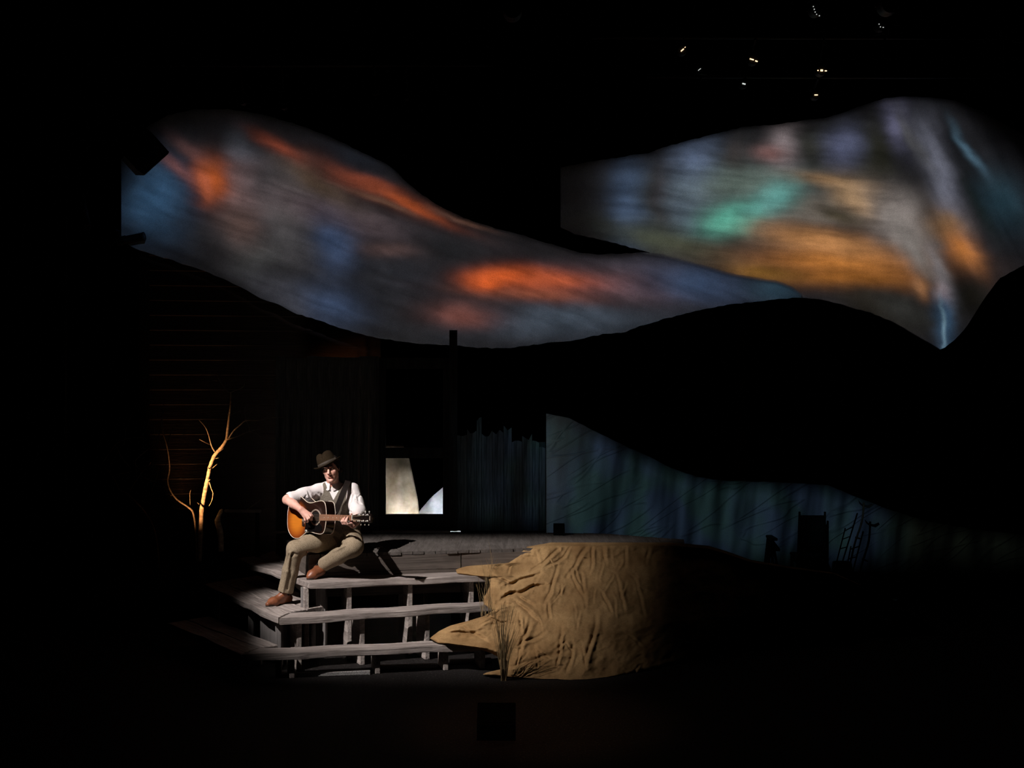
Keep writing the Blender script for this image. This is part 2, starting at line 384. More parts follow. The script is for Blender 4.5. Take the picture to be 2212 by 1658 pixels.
nt.put(b.inputs['Base Color'], nt.mix(nt.maprange(nt.m('ADD', nz, nt.m('MULTIPLY', nz2, 0.6)), 0.88, 1.05, 0, 1), (0.009, 0.0075, 0.007, 1), (0.16, 0.15, 0.145, 1)))
nt.put(b.inputs['Normal'], nt.bump(nz2, 0.6, 0.004))
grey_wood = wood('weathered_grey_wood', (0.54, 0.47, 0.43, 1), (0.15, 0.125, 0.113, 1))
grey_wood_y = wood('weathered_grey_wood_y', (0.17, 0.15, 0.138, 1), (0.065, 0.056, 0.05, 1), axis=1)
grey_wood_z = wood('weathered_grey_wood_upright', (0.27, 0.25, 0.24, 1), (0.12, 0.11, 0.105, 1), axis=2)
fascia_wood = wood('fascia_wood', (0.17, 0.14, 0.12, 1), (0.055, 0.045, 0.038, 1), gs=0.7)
dark_wood_z = wood('dark_stained_wood_upright', (0.10, 0.105, 0.105, 1), (0.03, 0.032, 0.032, 1), axis=2)
fence_wood = wood('fence_wood_upright', (0.42, 0.45, 0.44, 1), (0.07, 0.08, 0.08, 1), axis=2, gs=0.8)
siding_wood = wood('brown_clapboard', (0.095, 0.055, 0.036, 1), (0.045, 0.026, 0.018, 1))
black_metal = simple('black_metal', (0.012, 0.012, 0.013, 1), None, 10, 0.55, 0.4)
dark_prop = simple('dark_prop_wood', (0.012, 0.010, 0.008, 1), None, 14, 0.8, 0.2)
# ================================================================== THE SETTING
def slab(name, x0, x1, y0, y1, z0, z1, m_):
    o = MB().box(((x0 + x1) / 2, (y0 + y1) / 2, (z0 + z1) / 2), (x1 - x0, y1 - y0, z1 - z0)).build(name, m_)
    o['kind'] = 'structure'; return o
slab('floor', -11, 11, -3, 24, -0.2, 0.0, floor_m)
slab('ceiling', -11, 11, -3, 24, 10.5, 10.7, black_mask)
slab('wall_back', -11, 11, 23.8, 24, 0, 10.5, black_mask)
slab('wall_left', -11.2, -11, -3, 24, 0, 10.5, black_mask)
slab('wall_right', 11, 11.2, -3, 24, 0, 10.5, black_mask)
slab('wall_front', -11, 11, -3.2, -3, 0, 10.5, black_mask)

# ------------------------------------------------------------------ sky pieces and dune drop
def interp(tab, x):
    xs = [p[0] for p in tab]; ys = [p[1] for p in tab]
    return float(np.interp(x, xs, ys))
def panel(name, top, bot, x0, x1, Yf, thick, m_, step=10, rows=6, rag=1.2, smooth=True):
    xs = np.arange(x0, x1 + 0.1, step); vs = []; fs = []; n = len(xs)
    for side in (0, 1):
        for i, x in enumerate(xs):
            yt = interp(top, x) + RNG.uniform(-rag, rag) if side == 0 else vs_t[i]
            yb = interp(bot, x) + RNG.uniform(-rag, rag) if side == 0 else vs_b[i]
            if side == 0:
                if i == 0: vs_t = []; vs_b = []
                vs_t.append(yt); vs_b.append(yb)
            for r in range(rows + 1):
                p = P(x, yt + (yb - yt) * r / rows, Yf(x)); p.y += side * thick
                vs.append(p)
    R = rows + 1; o = n * R
    for i in range(n - 1):
        for r in range(rows):
            a = i * R + r
            fs.append((a, a + 1, a + R + 1, a + R)); fs.append((o + a, o + a + R, o + a + R + 1, o + a + 1))
        a = i * R; fs.append((a, a + R, o + a + R, o + a))
        a = i * R + rows; fs.append((a, o + a, o + a + R, a + R))
    for r in range(rows):
        fs.append((r, o + r, o + r + 1, r + 1)); a = (n - 1) * R + r; fs.append((a, a + 1, o + a + 1, o + a))
    return mk(name, vs, fs, m_)
sky_cloth, nt, b = mat('pale_sky_cloth', 1.0, 0.0)
co = nt.node('ShaderNodeTexCoord').outputs['Object']
g1 = nt.noise(nt.mapping(co, sc=(1, 1, 1)), 160, 2, 0.7).outputs['Fac']
g2 = nt.noise(co, 5, 4, 0.6).outputs['Fac']
nt.put(b.inputs['Base Color'], nt.mix(nt.maprange(nt.m('ADD', g1, nt.m('MULTIPLY', g2, 0.5)), 0.55, 0.95, 0, 1), (0.46, 0.46, 0.46, 1), (0.84, 0.84, 0.84, 1)))
nt.put(b.inputs['Normal'], nt.bump(g1, 0.25, 0.01))
o = panel('sky_ribbon', L_TOP, L_BOT, 262, 1740, lambda x: 14.40, 0.04, sky_cloth)
props(o, 'long wavy cloth sky ribbon at left lit with orange and grey clouds', 'backdrop', 'hanging sky ribbons')
o = panel('sky_ribbon', R_TOP, R_BOT, 1211, 2330, lambda x: 14.50, 0.04, sky_cloth)
props(o, 'broad cloth sky ribbon at right lit with teal and tan clouds', 'backdrop', 'hanging sky ribbons')

for rib, tab, lst in ((bpy.data.objects['sky_ribbon'], L_TOP, (300, 560, 800, 1150)), (o, R_TOP, (1235, 1560, 1860, 2180))):
    for x in lst:
        p_ = P(x, interp(tab, x) + 3, 14.42 if tab is L_TOP else 14.52)
        MB().tube([p_, Vector((p_.x, p_.y, 10.5))], 0.004, 5).build('hanging_wire', black_mask, rib)

dune_m, nt, b = mat('crinkled_dune_canvas', 0.9, 0.1)
co = nt.node('ShaderNodeTexCoord').outputs['Object']
base = nt.noise(co, 90, 3, 0.7).outputs['Fac']
nt.put(b.inputs['Base Color'], nt.mix(base, (0.38, 0.38, 0.37, 1), (0.62, 0.62, 0.60, 1)))
hh = None
for (ang, off, sc) in ((27, 0.0, 1.0), (36, 7.3, 0.8), (15, 3.1, 0.9)):
    q = nt.mapping(co, loc=(off, 0, off), rot=(0, math.radians(-ang), 0), sc=(1 / (0.5 * sc), 1, 1 / (2.6 * sc)), typ='TEXTURE')
    n_ = nt.noise(q, 1.1, 2, 0.4, 0.1).outputs['Fac']
    r_ = nt.maprange(nt.m('ABSOLUTE', nt.m('SUBTRACT', n_, 0.52)), 0.0, 0.020, 1, 0, True)
    gate = nt.maprange(nt.noise(nt.mapping(co, loc=(off, off, 0)), 1.3, 1, 0.5).outputs['Fac'], 0.42, 0.52, 0, 1, True)
    r_ = nt.m('MULTIPLY', r_, gate)
    hh = r_ if hh is None else nt.m('MAXIMUM', hh, r_)
hgt = nt.m('ADD', hh, nt.m('MULTIPLY', base, 0.25))
nt.put(b.inputs['Normal'], nt.bump(hgt, 0.6, 0.03))
hb = [(1180, 1282), (2330, 1282)]
yb = 829 + CH * F / 15.2
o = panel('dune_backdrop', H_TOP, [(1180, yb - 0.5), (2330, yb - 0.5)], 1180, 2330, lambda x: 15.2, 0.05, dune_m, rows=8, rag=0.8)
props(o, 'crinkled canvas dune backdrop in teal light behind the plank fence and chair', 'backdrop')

# ------------------------------------------------------------------ clapboard house wall (dark, warm lit)
root = empty('clapboard_wall', P(590, 829, 14.95) - Vector((0, 0, CH)), 'brown horizontal clapboard house wall behind the bare trees', 'wall')
a = P(322, 829, 14.75); c = P(822, 829, 15.3); d = (c - a); L = d.length; d.normalize()
rx = Matrix((d, Vector((-d.y, d.x, 0)), Vector((0, 0, 1)))).transposed()
M0 = Matrix.Translation((a.x, a.y, 0)) @ rx.to_4x4()
mb = MB(); n_b = 25; hgt_b = 0.165
for i in range(n_b):
    z = i * hgt_b; 
    pr = [(-0.018, z), (-0.028, z + 0.009), (-0.008, z + hgt_b), (0.02, z + hgt_b), (0.02, z)]
    mb.add([(0, y, q) for y, q in pr] + [(L, y, q) for y, q in pr], [(0, 1, 2, 3, 4), (9, 8, 7, 6, 5)] + [(k, (k + 1) % 5, 5 + (k + 1) % 5, 5 + k) for k in range(5)])
mk('clapboards', mb.v, mb.f, siding_wood, root, M=M0)
mb = MB().box((-0.05, 0.0, n_b * hgt_b / 2), (0.11, 0.09, n_b * hgt_b))
mk('corner_board', mb.v, mb.f, dark_prop, root, M=M0)

# ------------------------------------------------------------------ porch platform
ZP, Z1, Z2, Z3 = 0.88, 0.68, 0.45, 0.22
pf = [G(667, 1197, ZP), G(829, 1192, ZP), G(1112, 1184, ZP), G(1330, 1179, ZP), G(1480, 1177, ZP)]
pb = [G(1478, 1165, ZP), G(1300, 1151.5, ZP), G(985, 1148, ZP), G(700, 1149, ZP), G(596, 1152, ZP)]
root = empty('porch_platform', (-0.2, 12.6, 0), 'grey plank porch platform that the seated guitarist sits on', 'platform')
# deck of narrow boards running front to back (grooves between boards)
mb = MB(); ex = (pf[2] - pf[0]); ex.z = 0; ex.normalize(); ey = Vector((-ex.y, ex.x, 0))
xs_f = pf[0].x; nB = 34
def line_at(pts, x):
    return float(np.interp(x, [p.x for p in pts], [p.y for p in pts]))
pbr = list(reversed(pb))
x0f, x1f = pf[0].x, pf[-1].x; x0b, x1b = pbr[0].x, pbr[-1].x
for i in range(nB):
    t0 = i / nB; t1 = (i + 1) / nB; g = 0.0035
    fa = x0f + (x1f - x0f) * t0 + g; fb = x0f + (x1f - x0f) * t1 - g
    ba = x0b + (x1b - x0b) * t0 + g; bb = x0b + (x1b - x0b) * t1 - g
    j = random.uniform(-0.006, 0.01); dz = random.uniform(-0.002, 0.002)
    poly = [Vector((fa, line_at(pf, fa) - 0.012 + j, ZP + dz)), Vector((fb, line_at(pf, fb) - 0.012 + j, ZP + dz)), Vector((bb, line_at(pbr, bb), ZP + dz)), Vector((ba, line_at(pbr, ba), ZP + dz))]
    mb.prism(poly, (0, 0, -0.028))
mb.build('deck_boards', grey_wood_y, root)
# fascia: two wide boards with a joint
def board(name, A, B, zt, zb, th, m_, parent, out=None, wav=0.0):
    """upright board from A to B (x, y), outer face on the camera side"""
    d = Vector((B.x - A.x, B.y - A.y, 0)); L = d.length; d.normalize(); n = Vector((d.y, -d.x, 0)) if out is None else out
    M = Matrix((d, -n, Vector((0, 0, 1)))).transposed().to_4x4(); M = Matrix.Translation((A.x, A.y, zb)) @ M
    k = max(2, int(L / 0.06)); vs = []; fs = []
    for i in range(k + 1):
        x = L * i / k; w0 = random.uniform(-wav, wav); w1 = random.uniform(-wav, wav)
        vs += [(x, 0, w0), (x, 0, zt - zb + w1), (x, th, zt - zb + w1), (x, th, w0)]
    for i in range(k):
        q = i * 4
        for e in range(4): fs.append((q + e, q + (e + 1) % 4, q + 4 + (e + 1) % 4, q + 4 + e))
    fs.append((0, 1, 2, 3)); fs.append((k * 4 + 3, k * 4 + 2, k * 4 + 1, k * 4))
    return mk(name, vs, fs, m_, parent, M=M)
zt = ZP - 0.03
for (a_, b_) in ((pf[0], G(995, 1187.3, ZP)), (G(997, 1187.2, ZP), pf[-1])):
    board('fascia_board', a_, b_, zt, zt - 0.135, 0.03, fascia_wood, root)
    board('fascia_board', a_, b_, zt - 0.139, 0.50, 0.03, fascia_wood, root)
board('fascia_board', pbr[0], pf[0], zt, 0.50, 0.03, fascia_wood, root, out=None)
for p_ in (pf[0] + Vector((0.1, 0.1, 0)), pf[2] + Vector((0, 0.1, 0)), pf[-1] + Vector((-0.15, 0.1, 0)), pb[0] + Vector((-0.2, -0.12, 0)), pb[2] + Vector((0, -0.12, 0)), pb[-1] + Vector((0.12, -0.15, 0))):
    MB().box((p_.x, p_.y, (ZP - 0.03) / 2), (0.09, 0.09, ZP - 0.03)).build('leg', grey_wood_z, root)

# ------------------------------------------------------------------ wrap-around porch steps
root = empty('porch_steps', (-1.2, 11.3, 0), 'weathered grey open plank steps wrapping the porch corner, three treads high', 'steps')
def tread(pts, z, th, m_=None, jag=0.0042, parent=root, name='tread'):
    w = [G(x, y, z) for x, y in pts]
    d = (w[1] - w[0]); d.z = 0; d.normalize()
    M = Matrix.Translation(w[0]) @ Matrix((d, Vector((-d.y, d.x, 0)), Vector((0, 0, 1)))).transposed().to_4x4()
    Mi = M.inverted(); out = []
    for i in range(len(w)):
        a, b_ = w[i], w[(i + 1) % len(w)]; L = (b_ - a).length; k = max(1, int(L / 0.09))
        e = (b_ - a).normalized(); nn = Vector((e.y, -e.x, 0))
        for j in range(k):
            off = 0 if j == 0 else (jag * math.sin(j * 1.3 + i * 2 + z * 9) + random.uniform(-jag, jag) * 0.6)
            out.append(Mi @ (a + (b_ - a) * j / k + nn * off))
    n = len(out); r = 0.006
    cen = sum(out, Vector()) / n
    vs = [p.copy() for p in out]; 
    ring = lambda inset, dz: [Vector((p.x, p.y, 0)) + (cen - p).normalized() * inset + Vector((0, 0, dz + 0.004 * math.sin(p.x * 9 + z * 31))) for p in out]
    R = [ring(r, 0), ring(0, -r), ring(0.0, -th + r), ring(r, -th)]
    vs = sum(R, []); fs = [tuple(range(n)), tuple(range(4 * n - 1, 3 * n - 1, -1))]
    for q in range(3):
        for i in range(n): fs.append((q * n + i, q * n + (i + 1) % n, (q + 1) * n + (i + 1) % n, (q + 1) * n + i))
    return mk(name, vs, fs, m_ or grey_wood, parent, M=M)
# front flight
tread([(668, 1258), (1075, 1241.5), (1075, 1231), (638, 1248)], Z1, 0.055)
tread([(603, 1336), (1075, 1304), (1075, 1296), (628, 1323)], Z2, 0.055)
tread([(520, 1414), (1050, 1389), (1050, 1379), (560, 1400)], Z3, 0.055)
# left flight (boards run back along the porch side)
tread([(638, 1246.5), (543, 1219), (508, 1204), (560, 1200), (667, 1230), (667, 1245.5)], Z1, 0.05)
tread([(661, 1244.9), (560, 1214), (570, 1188), (690, 1212), (700, 1243.2)][:0] or [(664, 1229), (562, 1199.5), (590, 1190), (672, 1207)], Z1, 0.05)
tread([(601, 1334.5), (522, 1297), (440, 1262), (475, 1255), (560, 1293), (626, 1322)], Z2, 0.05)
tread([(628, 1321.5), (562, 1293), (478, 1255), (515, 1249), (600, 1285), (662, 1316)], Z2, 0.05)
tread([(664, 1315), (603, 1285), (520, 1249), (556, 1243), (650, 1281), (700, 1309)], Z2, 0.05)
tread([(520, 1413), (430, 1372), (360, 1345), (402, 1338), (475, 1366), (560, 1399)], Z3, 0.05)
tread([(562, 1398.5), (478, 1366), (405, 1338), (450, 1331), (520, 1360), (600, 1393)], Z3, 0.05)
# sawtooth stringers running back under the treads
def lineY(p0, p1, x):
    return p0.y + (p1.y - p0.y) * (x - p0.x) / (p1.x - p0.x)
E1 = (G(668, 1258, Z1), G(1075, 1241.5, Z1)); E2 = (G(603, 1336, Z2), G(1075, 1304, Z2)); E3 = (G(520, 1414, Z3), G(1050, 1389, Z3))
th = 0.052
def support(px, E, z, w=0.042, dep=0.25):
    r_ = (px - CX) / F; (A, B) = E; t = (r_ * A.y - A.x) / ((B.x - A.x) - r_ * (B.y - A.y))
    p = A + (B - A) * t; e = (B - A); e.z = 0; e.normalize(); d = Vector((-e.y, e.x, 0))
    c = Vector((p.x, p.y, (z - th) / 2)) + d * (0.055 + dep / 2)
    R = Matrix((d, -e, Vector((0, 0, 1)))).transposed()
    M = Matrix.Translation(c) @ R.to_4x4(); mb = MB().box((0, 0, 0), (dep, w, z - th), None, 0.004)
    return mk('stringer', mb.v, mb.f, grey_wood, root, M=M)
def stringer(x1, x2, x3):
    support(x1, E1, Z1); support(x2, E2, Z2); support(x3, E3, Z3)
gritty = simple('gritty_light_stripe', (0.62, 0.60, 0.58, 1), (0.10, 0.095, 0.09, 1), 120, 0.7, 0.3, bump=0.6)  # pale strips on the floor, stripes of light between the treads put into colour
for (xa, ya, xb_, yb_) in ((640, 1453, 800, 1448), (812, 1437, 945, 1433), (972, 1425, 1062, 1421)):
    a_, c_ = G(xa, ya, 0.035), G(xb_, yb_, 0.035); e_ = c_ - a_; L_ = e_.length; e_.normalize()
    mb = MB().box((L_ / 2, 0.02, -0.0175), (L_, 0.04, 0.035), None, 0.004)
    mk('floor_light_stripe', mb.v, mb.f, gritty, root, M=Matrix.Translation(a_) @ Matrix((e_, Vector((-e_.y, e_.x, 0)), Vector((0, 0, 1)))).transposed().to_4x4())
stringer(757, 787, 818); stringer(889, 928, 966); stringer(1022, 1048, 1046); stringer(664, 650, 632)
# corner posts and side gussets under the left flight
def post(px, py_top, py_bot, Y, w, m_=grey_wood_z, name='post'):
    c = P(px, 829, Y); zt_ = P(px, py_top, Y).z; zb_ = max(0.0, P(px, py_bot, Y).z)
    return MB().box((c.x, c.y, (zt_ + zb_) / 2), (w, w * 0.9, zt_ - zb_), bev=0.004).build(name, m_, root)
def top_post(px, Y, zt_, w, name='post'):
    c = P(px, 829, Y)
    return MB().box((c.x, c.y, zt_ / 2), (w, w, zt_), bev=0.004).build(name, grey_wood_z, root)
top_post(694, 11.62, Z1 - 0.056, 0.085); top_post(742, 11.95, Z1 - 0.056, 0.04); top_post(868, 12.05, Z1 - 0.056, 0.06)
top_post(602, 11.2, Z2 - 0.056, 0.05); top_post(543, 11.95, Z2 - 0.052, 0.05); top_post(470, 12.75, Z2 - 0.052, 0.05)
top_post(602, 10.9, Z3 - 0.056, 0.045); top_post(560, 11.3, Z3 - 0.056, 0.045); top_post(450, 12.1, Z3 - 0.056, 0.045)
def gusset(px0, Y0, px1, Y1, z0, z1):
    A = P(px0, 829, Y0); B = P(px1, 829, Y1)
    d = Vector((B.x - A.x, B.y - A.y, 0)); n = Vector((-d.y, d.x, 0)).normalized() * 0.025
    mb = MB().prism([Vector((A.x, A.y, z0)), Vector((A.x, A.y, z1)), Vector((B.x, B.y, z1)), Vector((B.x, B.y, z0))], n)
    mb.build('side_board', grey_wood_z, root)
gusset(655, 11.52, 699, 11.88, 0.0, Z1 - 0.057)
gusset(562, 11.62, 606, 11.30, 0.0, Z2 - 0.057)
gusset(606, 11.28, 640, 11.9, 0.0, Z2 - 0.057)

# ------------------------------------------------------------------ burlap mound
burlap, nt, b = mat('burlap', 0.95, 0.05)
co = nt.node('ShaderNodeTexCoord').outputs['Object']
n1 = nt.noise(co, 3.2, 4, 0.6).outputs['Fac']; n2 = nt.noise(co, 260, 2, 0.7).outputs['Fac']
c = nt.mix(nt.maprange(n1, 0.33, 0.67, 0, 1), (0.25, 0.142, 0.06, 1), (0.47, 0.30, 0.14, 1))
n3 = nt.noise(co, 70, 3, 0.7).outputs['Fac']
c = nt.mix(nt.maprange(n2, 0.3, 0.7, 0.5, 0), c, (0.14, 0.085, 0.038, 1)); c = nt.mix(nt.maprange(n3, 0.35, 0.6, 0.4, 0), c, (0.17, 0.10, 0.045, 1))
nt.put(b.inputs['Base Color'], c)
nt.put(b.inputs['Normal'], nt.bump(n2, 0.5, 0.004))
XL = [(1171, 1190), (1178, 1150), (1184, 1116), (1200, 1106), (1215, 1096), (1219, 1040), (1222, 1002), (1230, 985), (1238, 988), (1243, 1010), (1246, 1052), (1262, 1058), (1290, 1046), (1305, 1046), (1318, 1066), (1330, 1045), (1340, 1012), (1350, 975), (1362, 948), (1378, 928), (1388, 945), (1394, 985), (1400, 1035), (1410, 1062), (1420, 1078), (1445, 1082), (1452, 1050), (1456, 1042), (1462, 1090), (1468, 1185)]
YB = [(1171, 12.45), (1178, 12.22), (1190, 12.14), (1216, 12.10), (1222, 12.02), (1232, 11.90), (1244, 11.80), (1252, 11.70), (1270, 11.62), (1290, 11.56), (1305, 11.48), (1318, 11.32), (1335, 11.26), (1360, 11.16), (1378, 11.08), (1392, 10.94), (1410, 10.86), (1445, 10.80), (1456, 10.74), (1468, 10.715)]
YB2 = [(1171, 12.38), (1179, 12.20), (1206, 12.10), (1238, 11.90), (1300, 11.52), (1330, 11.36), (1370, 11.13), (1440, 10.85), (1468, 10.74)]
RT = [(900, 1171), (1450, 1171), (1530, 1178), (1570, 1190), (1620, 1208), (1700, 1222), (1800, 1236), (1860, 1262)]
def ridge(n): return 1 - abs(2 * n - 1)
from mathutils import noise as mn
def fbm(x, y, z=0.0, o=4):
    return mn.fractal(Vector((x, y, z)), 1.0, 2.0, o)
rows = 300; cols = 340; XM = 1215.0; vs = []; fs = []
creases = []  # long draping folds: (x at top, x at bottom, py0, py1, width px, depth)
cr = [(1205, 1150, 1185, 1232, 5, .05), (1235, 1202, 1182, 1215, 4, .035), (1268, 1225, 1180, 1245, 5, .045), (1280, 1278, 1178, 1228, 4, .05), (1302, 1305, 1178, 1222, 4, .035), (1355, 1352, 1180, 1225, 4, .03), (1400, 1396, 1182, 1222, 4, .03),
      (1205, 1178, 1225, 1300, 5, .045), (1232, 1262, 1228, 1300, 4, .03), (1240, 1256, 1226, 1262, 3, .03), (1258, 1262, 1240, 1295, 4, .045), (1330, 1352, 1238, 1320, 4, .035), (1376, 1392, 1245, 1330, 4, .03),
      (1110, 1165, 1296, 1345, 6, .04), (1120, 1124, 1330, 1370, 5, .045), (1185, 1188, 1300, 1335, 4, .035), (1290, 1262, 1325, 1440, 6, .05), (1215, 1203, 1350, 1440, 5, .04), (1145, 1118, 1345, 1410, 6, .045), (1238, 1228, 1390, 1450, 4, .03), (1180, 1120, 1365, 1392, 5, .03), (1240, 1100, 1400, 1440, 7, .03),
      (1095, 1170, 1262, 1238, 5, .05), (1060, 1110, 1240, 1262, 5, .04), (1085, 1175, 1288, 1262, 6, .075), (1075, 1120, 1300, 1270, 5, .03), (1120, 1150, 1285, 1310, 5, .03), (950, 1050, 1368, 1362, 4, .03), (1000, 1062, 1352, 1390, 5, .03), (1040, 1110, 1330, 1350, 5, .03), (1300, 1322, 1280, 1322, 4, .035)]
Rc = random.Random(11)
for _ in range(46):   # smaller random creases, denser near the steps
    x0_ = 1060 + 330 * Rc.random() ** 1.5; y0_ = Rc.uniform(1190, 1440); an_ = Rc.gauss(1.35, 0.55) if x0_ > 1160 else Rc.uniform(-0.5, 1.6); ln_ = Rc.uniform(18, 60)
    cr.append((x0_, x0_ + ln_ * math.cos(an_) * (1 if Rc.random() < .5 else -1), y0_, y0_ + ln_ * math.sin(an_), Rc.uniform(2.2, 4.5), Rc.uniform(.008, .024)))
cr = [(x0, y0, x1, y1, w_, d_) for (x0, x1, y0, y1, w_, d_) in cr]
CR = np.array(cr)
for j in range(rows + 1):
    v_ = j / rows; py0 = 1171 + (1468 - 1171) * v_
    xl = interp(XL, py0) + 2.0 * fbm(v_ * 20, 0.3)
    xr = 1860
    for i in range(cols + 1):
        KL = 110
        x = xl + (XM - xl) * (i / KL) if i < KL else XM + (xr - XM) * ((i - KL) / (cols - KL)) ** 1.2
        # squeeze rows on the far right so that the mound sinks and recedes
        rt = interp(RT, x); rb = 1468 if x < 1285 else 1468 - (x - 1285) * 0.235
        py_ = rt + (rb - rt) * v_
        bl_ = min(1.0, max(0.0, (x - 1045) / 70.0)); yb_ = interp(YB, py0) * (1 - bl_) + interp(YB2, py0) * bl_
        r_ = max(0.0, x - 1275) / 585
        Y = yb_ + r_ ** 1.3 * (2.5 * v_ + 0.2 * (1 - v_)) + 0.10 * (1 - min(1, max(0, (x - xl) / 26.0))) ** 2
        Y += -0.035 * fbm(x * 0.012, py_ * 0.012, 0.5) - 0.022 * fbm(x * 0.022 + py_ * .012, py_ * 0.02, 4.5) - 0.006 * fbm(x * 0.07, py_ * 0.05, 2.5)
        # folds
        dx = CR[:, 2] - CR[:, 0]; dy = CR[:, 3] - CR[:, 1]
        wx = x + 6 * mn.noise(Vector((x * .03, py_ * .03, 1))) ; wy = py_ + 5 * mn.noise(Vector((x * .03, py_ * .03, 7)))
        tt = np.clip(((wx - CR[:, 0]) * dx + (wy - CR[:, 1]) * dy) / (dx * dx + dy * dy), 0, 1)
        qx_ = wx - CR[:, 0] - tt * dx; qy_ = wy - CR[:, 1] - tt * dy
        dd = np.sqrt(qx_ ** 2 + qy_ ** 2); sg = np.sign(qx_ * dy - qy_ * dx); w_ = CR[:, 4] * 0.72
        prof = np.exp(-(dd / w_) ** 2) * 0.55 - np.exp(-((dd - 1.6 * w_) / (1.3 * w_)) ** 2) * 0.38 * (1 + 0.6 * sg)
        taper = 1 - 0.7 * np.abs(2 * tt - 1) ** 3
        Y += float(np.sum(prof * CR[:, 5] * taper)) * 0.95
        p = P(x, py_, Y)
        if v_ == 1.0: p.z = 0.004
        p.z = max(p.z, 0.004)
        vs.append(p)
C1 = cols + 1
for j in range(rows):
    for i in range(cols):
        a = j * C1 + i; fs.append((a, a + C1, a + C1 + 1, a + 1))
nb = len(vs)
# turned-back underside so that the cloth has thickness
for k in range(nb):
    p = vs[k]; vs.append(Vector((p.x + 0.004, p.y + 0.016, max(0.001, p.z - 0.006))))
fs += [tuple(nb + q for q in reversed(f)) for f in list(fs)]
for j in range(rows):
    a = j * C1; fs.append((a, nb + a, nb + a + C1, a + C1)); a = j * C1 + cols; fs.append((a, a + C1, nb + a + C1, nb + a))
for i in range(cols):
    fs.append((i, i + 1, nb + i + 1, nb + i)); a = rows * C1 + i; fs.append((a, nb + a, nb + a + 1, a + 1))
o = mk('burlap_mound', vs, fs, burlap, smooth=True)
props(o, 'crumpled tan burlap draped over a mound at the right end of the steps', 'burlap')
# the dark ground swell behind it that carries the porch end
mb_v = []; mb_f = []; nx, ny = 40, 14
for j in range(ny + 1):
    for i in range(nx + 1):
        x = 1.92 + 2.2 * i / nx; y = 12.6 + 1.35 * j / ny
        h = 0.80 * (1 - max(0, (x - 1.0) / 2.9) ** 1.4 if x < 3.9 else 0) * (1 - 0.45 * (j / ny) ** 2) 
        mb_v.append(Vector((x, y, max(0.0, h - 0.02 + 0.02 * fbm(x * 3, y * 3)))))
B = len(mb_v)
for k in range(B): mb_v.append(Vector((mb_v[k].x, mb_v[k].y, -0.001)))
for j in range(ny):
    for i in range(nx):
        a = j * (nx + 1) + i; mb_f.append((a, a + 1, a + nx + 2, a + nx + 1)); mb_f.append((B + a, B + a + nx + 1, B + a + nx + 2, B + a + 1))
for i in range(nx):
    mb_f.append((i, B + i, B + i + 1, i + 1)); a = ny * (nx + 1) + i; mb_f.append((a, a + 1, B + a + 1, B + a))
for j in range(ny):
    a = j * (nx + 1); mb_f.append((a, a + nx + 1, B + a + nx + 1, B + a)); a += nx; mb_f.append((a, B + a, B + a + nx + 1, a + nx + 1))
o = mk('dark_mound', mb_v, mb_f, simple('dark_earth', (0.016, 0.013, 0.011, 1), None, 8, 0.95, 0.05, bump=0.4), smooth=True)
props(o, 'low dark ground mound behind the burlap, in front of the dune backdrop', 'mound')

# ------------------------------------------------------------------ dry reeds
reed_m = simple('dry_reed', (0.33, 0.24, 0.13, 1), (0.20, 0.14, 0.07, 1), 30, 0.9, 0.1)
def reeds(name, base, tips, label, r=0.0028, spread=0.03, curl=0.05):
    mb = MB()
    for (tx, ty, tY) in tips:
        b0 = base + Vector((random.uniform(-spread, spread), random.uniform(-spread, spread) * 0.6, 0)); t_ = P(tx, ty, tY)
        mid = (b0 + t_) / 2 + Vector((random.uniform(-1, 1) * curl * 0.4 + (b0.x - t_.x) * 0.18, random.uniform(-1, 1) * curl, 0))
        pts = spline([b0, mid, t_], 5)
        mb.tube(pts, [r * (1 - 0.75 * k / (len(pts) - 1)) for k in range(len(pts))], 4)
    o = mb.build(name, reed_m); props(o, label, 'dry grass', 'dry reed tufts in the burlap', kind='stuff')
b0 = P(1088, 1449, 10.70); b0.z = 0.0
tips = [(1088 + random.gauss(0, 16) * 1.0, 1300 + random.uniform(0, 75) , 10.62 + random.uniform(-.12, .12)) for _ in range(46)]
tips += [(1107 + 4 * k, 1322 + 9 * k, 10.6) for k in range(5)] + [(1058, 1340, 10.65), (1066, 1322, 10.6)]
reeds('reed_tuft', b0, tips, 'thick tuft of tan reeds fanning up before the burlap at floor level', 0.0030, 0.022, 0.03)
b1 = P(1052, 1330, 11.33)
tips = [(1040 + random.uniform(-14, 26), 1240 + random.uniform(-35, 50), 11.3 + random.uniform(-.1, .15)) for _ in range(20)]
reeds('reed_tuft', b1, tips, 'sparse thin reeds standing between the burlap and the middle tread', 0.0019, 0.05, 0.02)
b2 = P(1062, 1238, 11.95)
tips = [(1054, 1163, 11.95), (1058, 1180, 11.9), (1066, 1200, 11.9), (1075, 1205, 11.9), (1085, 1212, 11.9), (1049, 1205, 11.9), (1093, 1215, 11.9)]
reeds('reed_tuft', b2, tips, 'few tall thin reeds above the top tread by the porch edge', 0.0022, 0.04, 0.01)

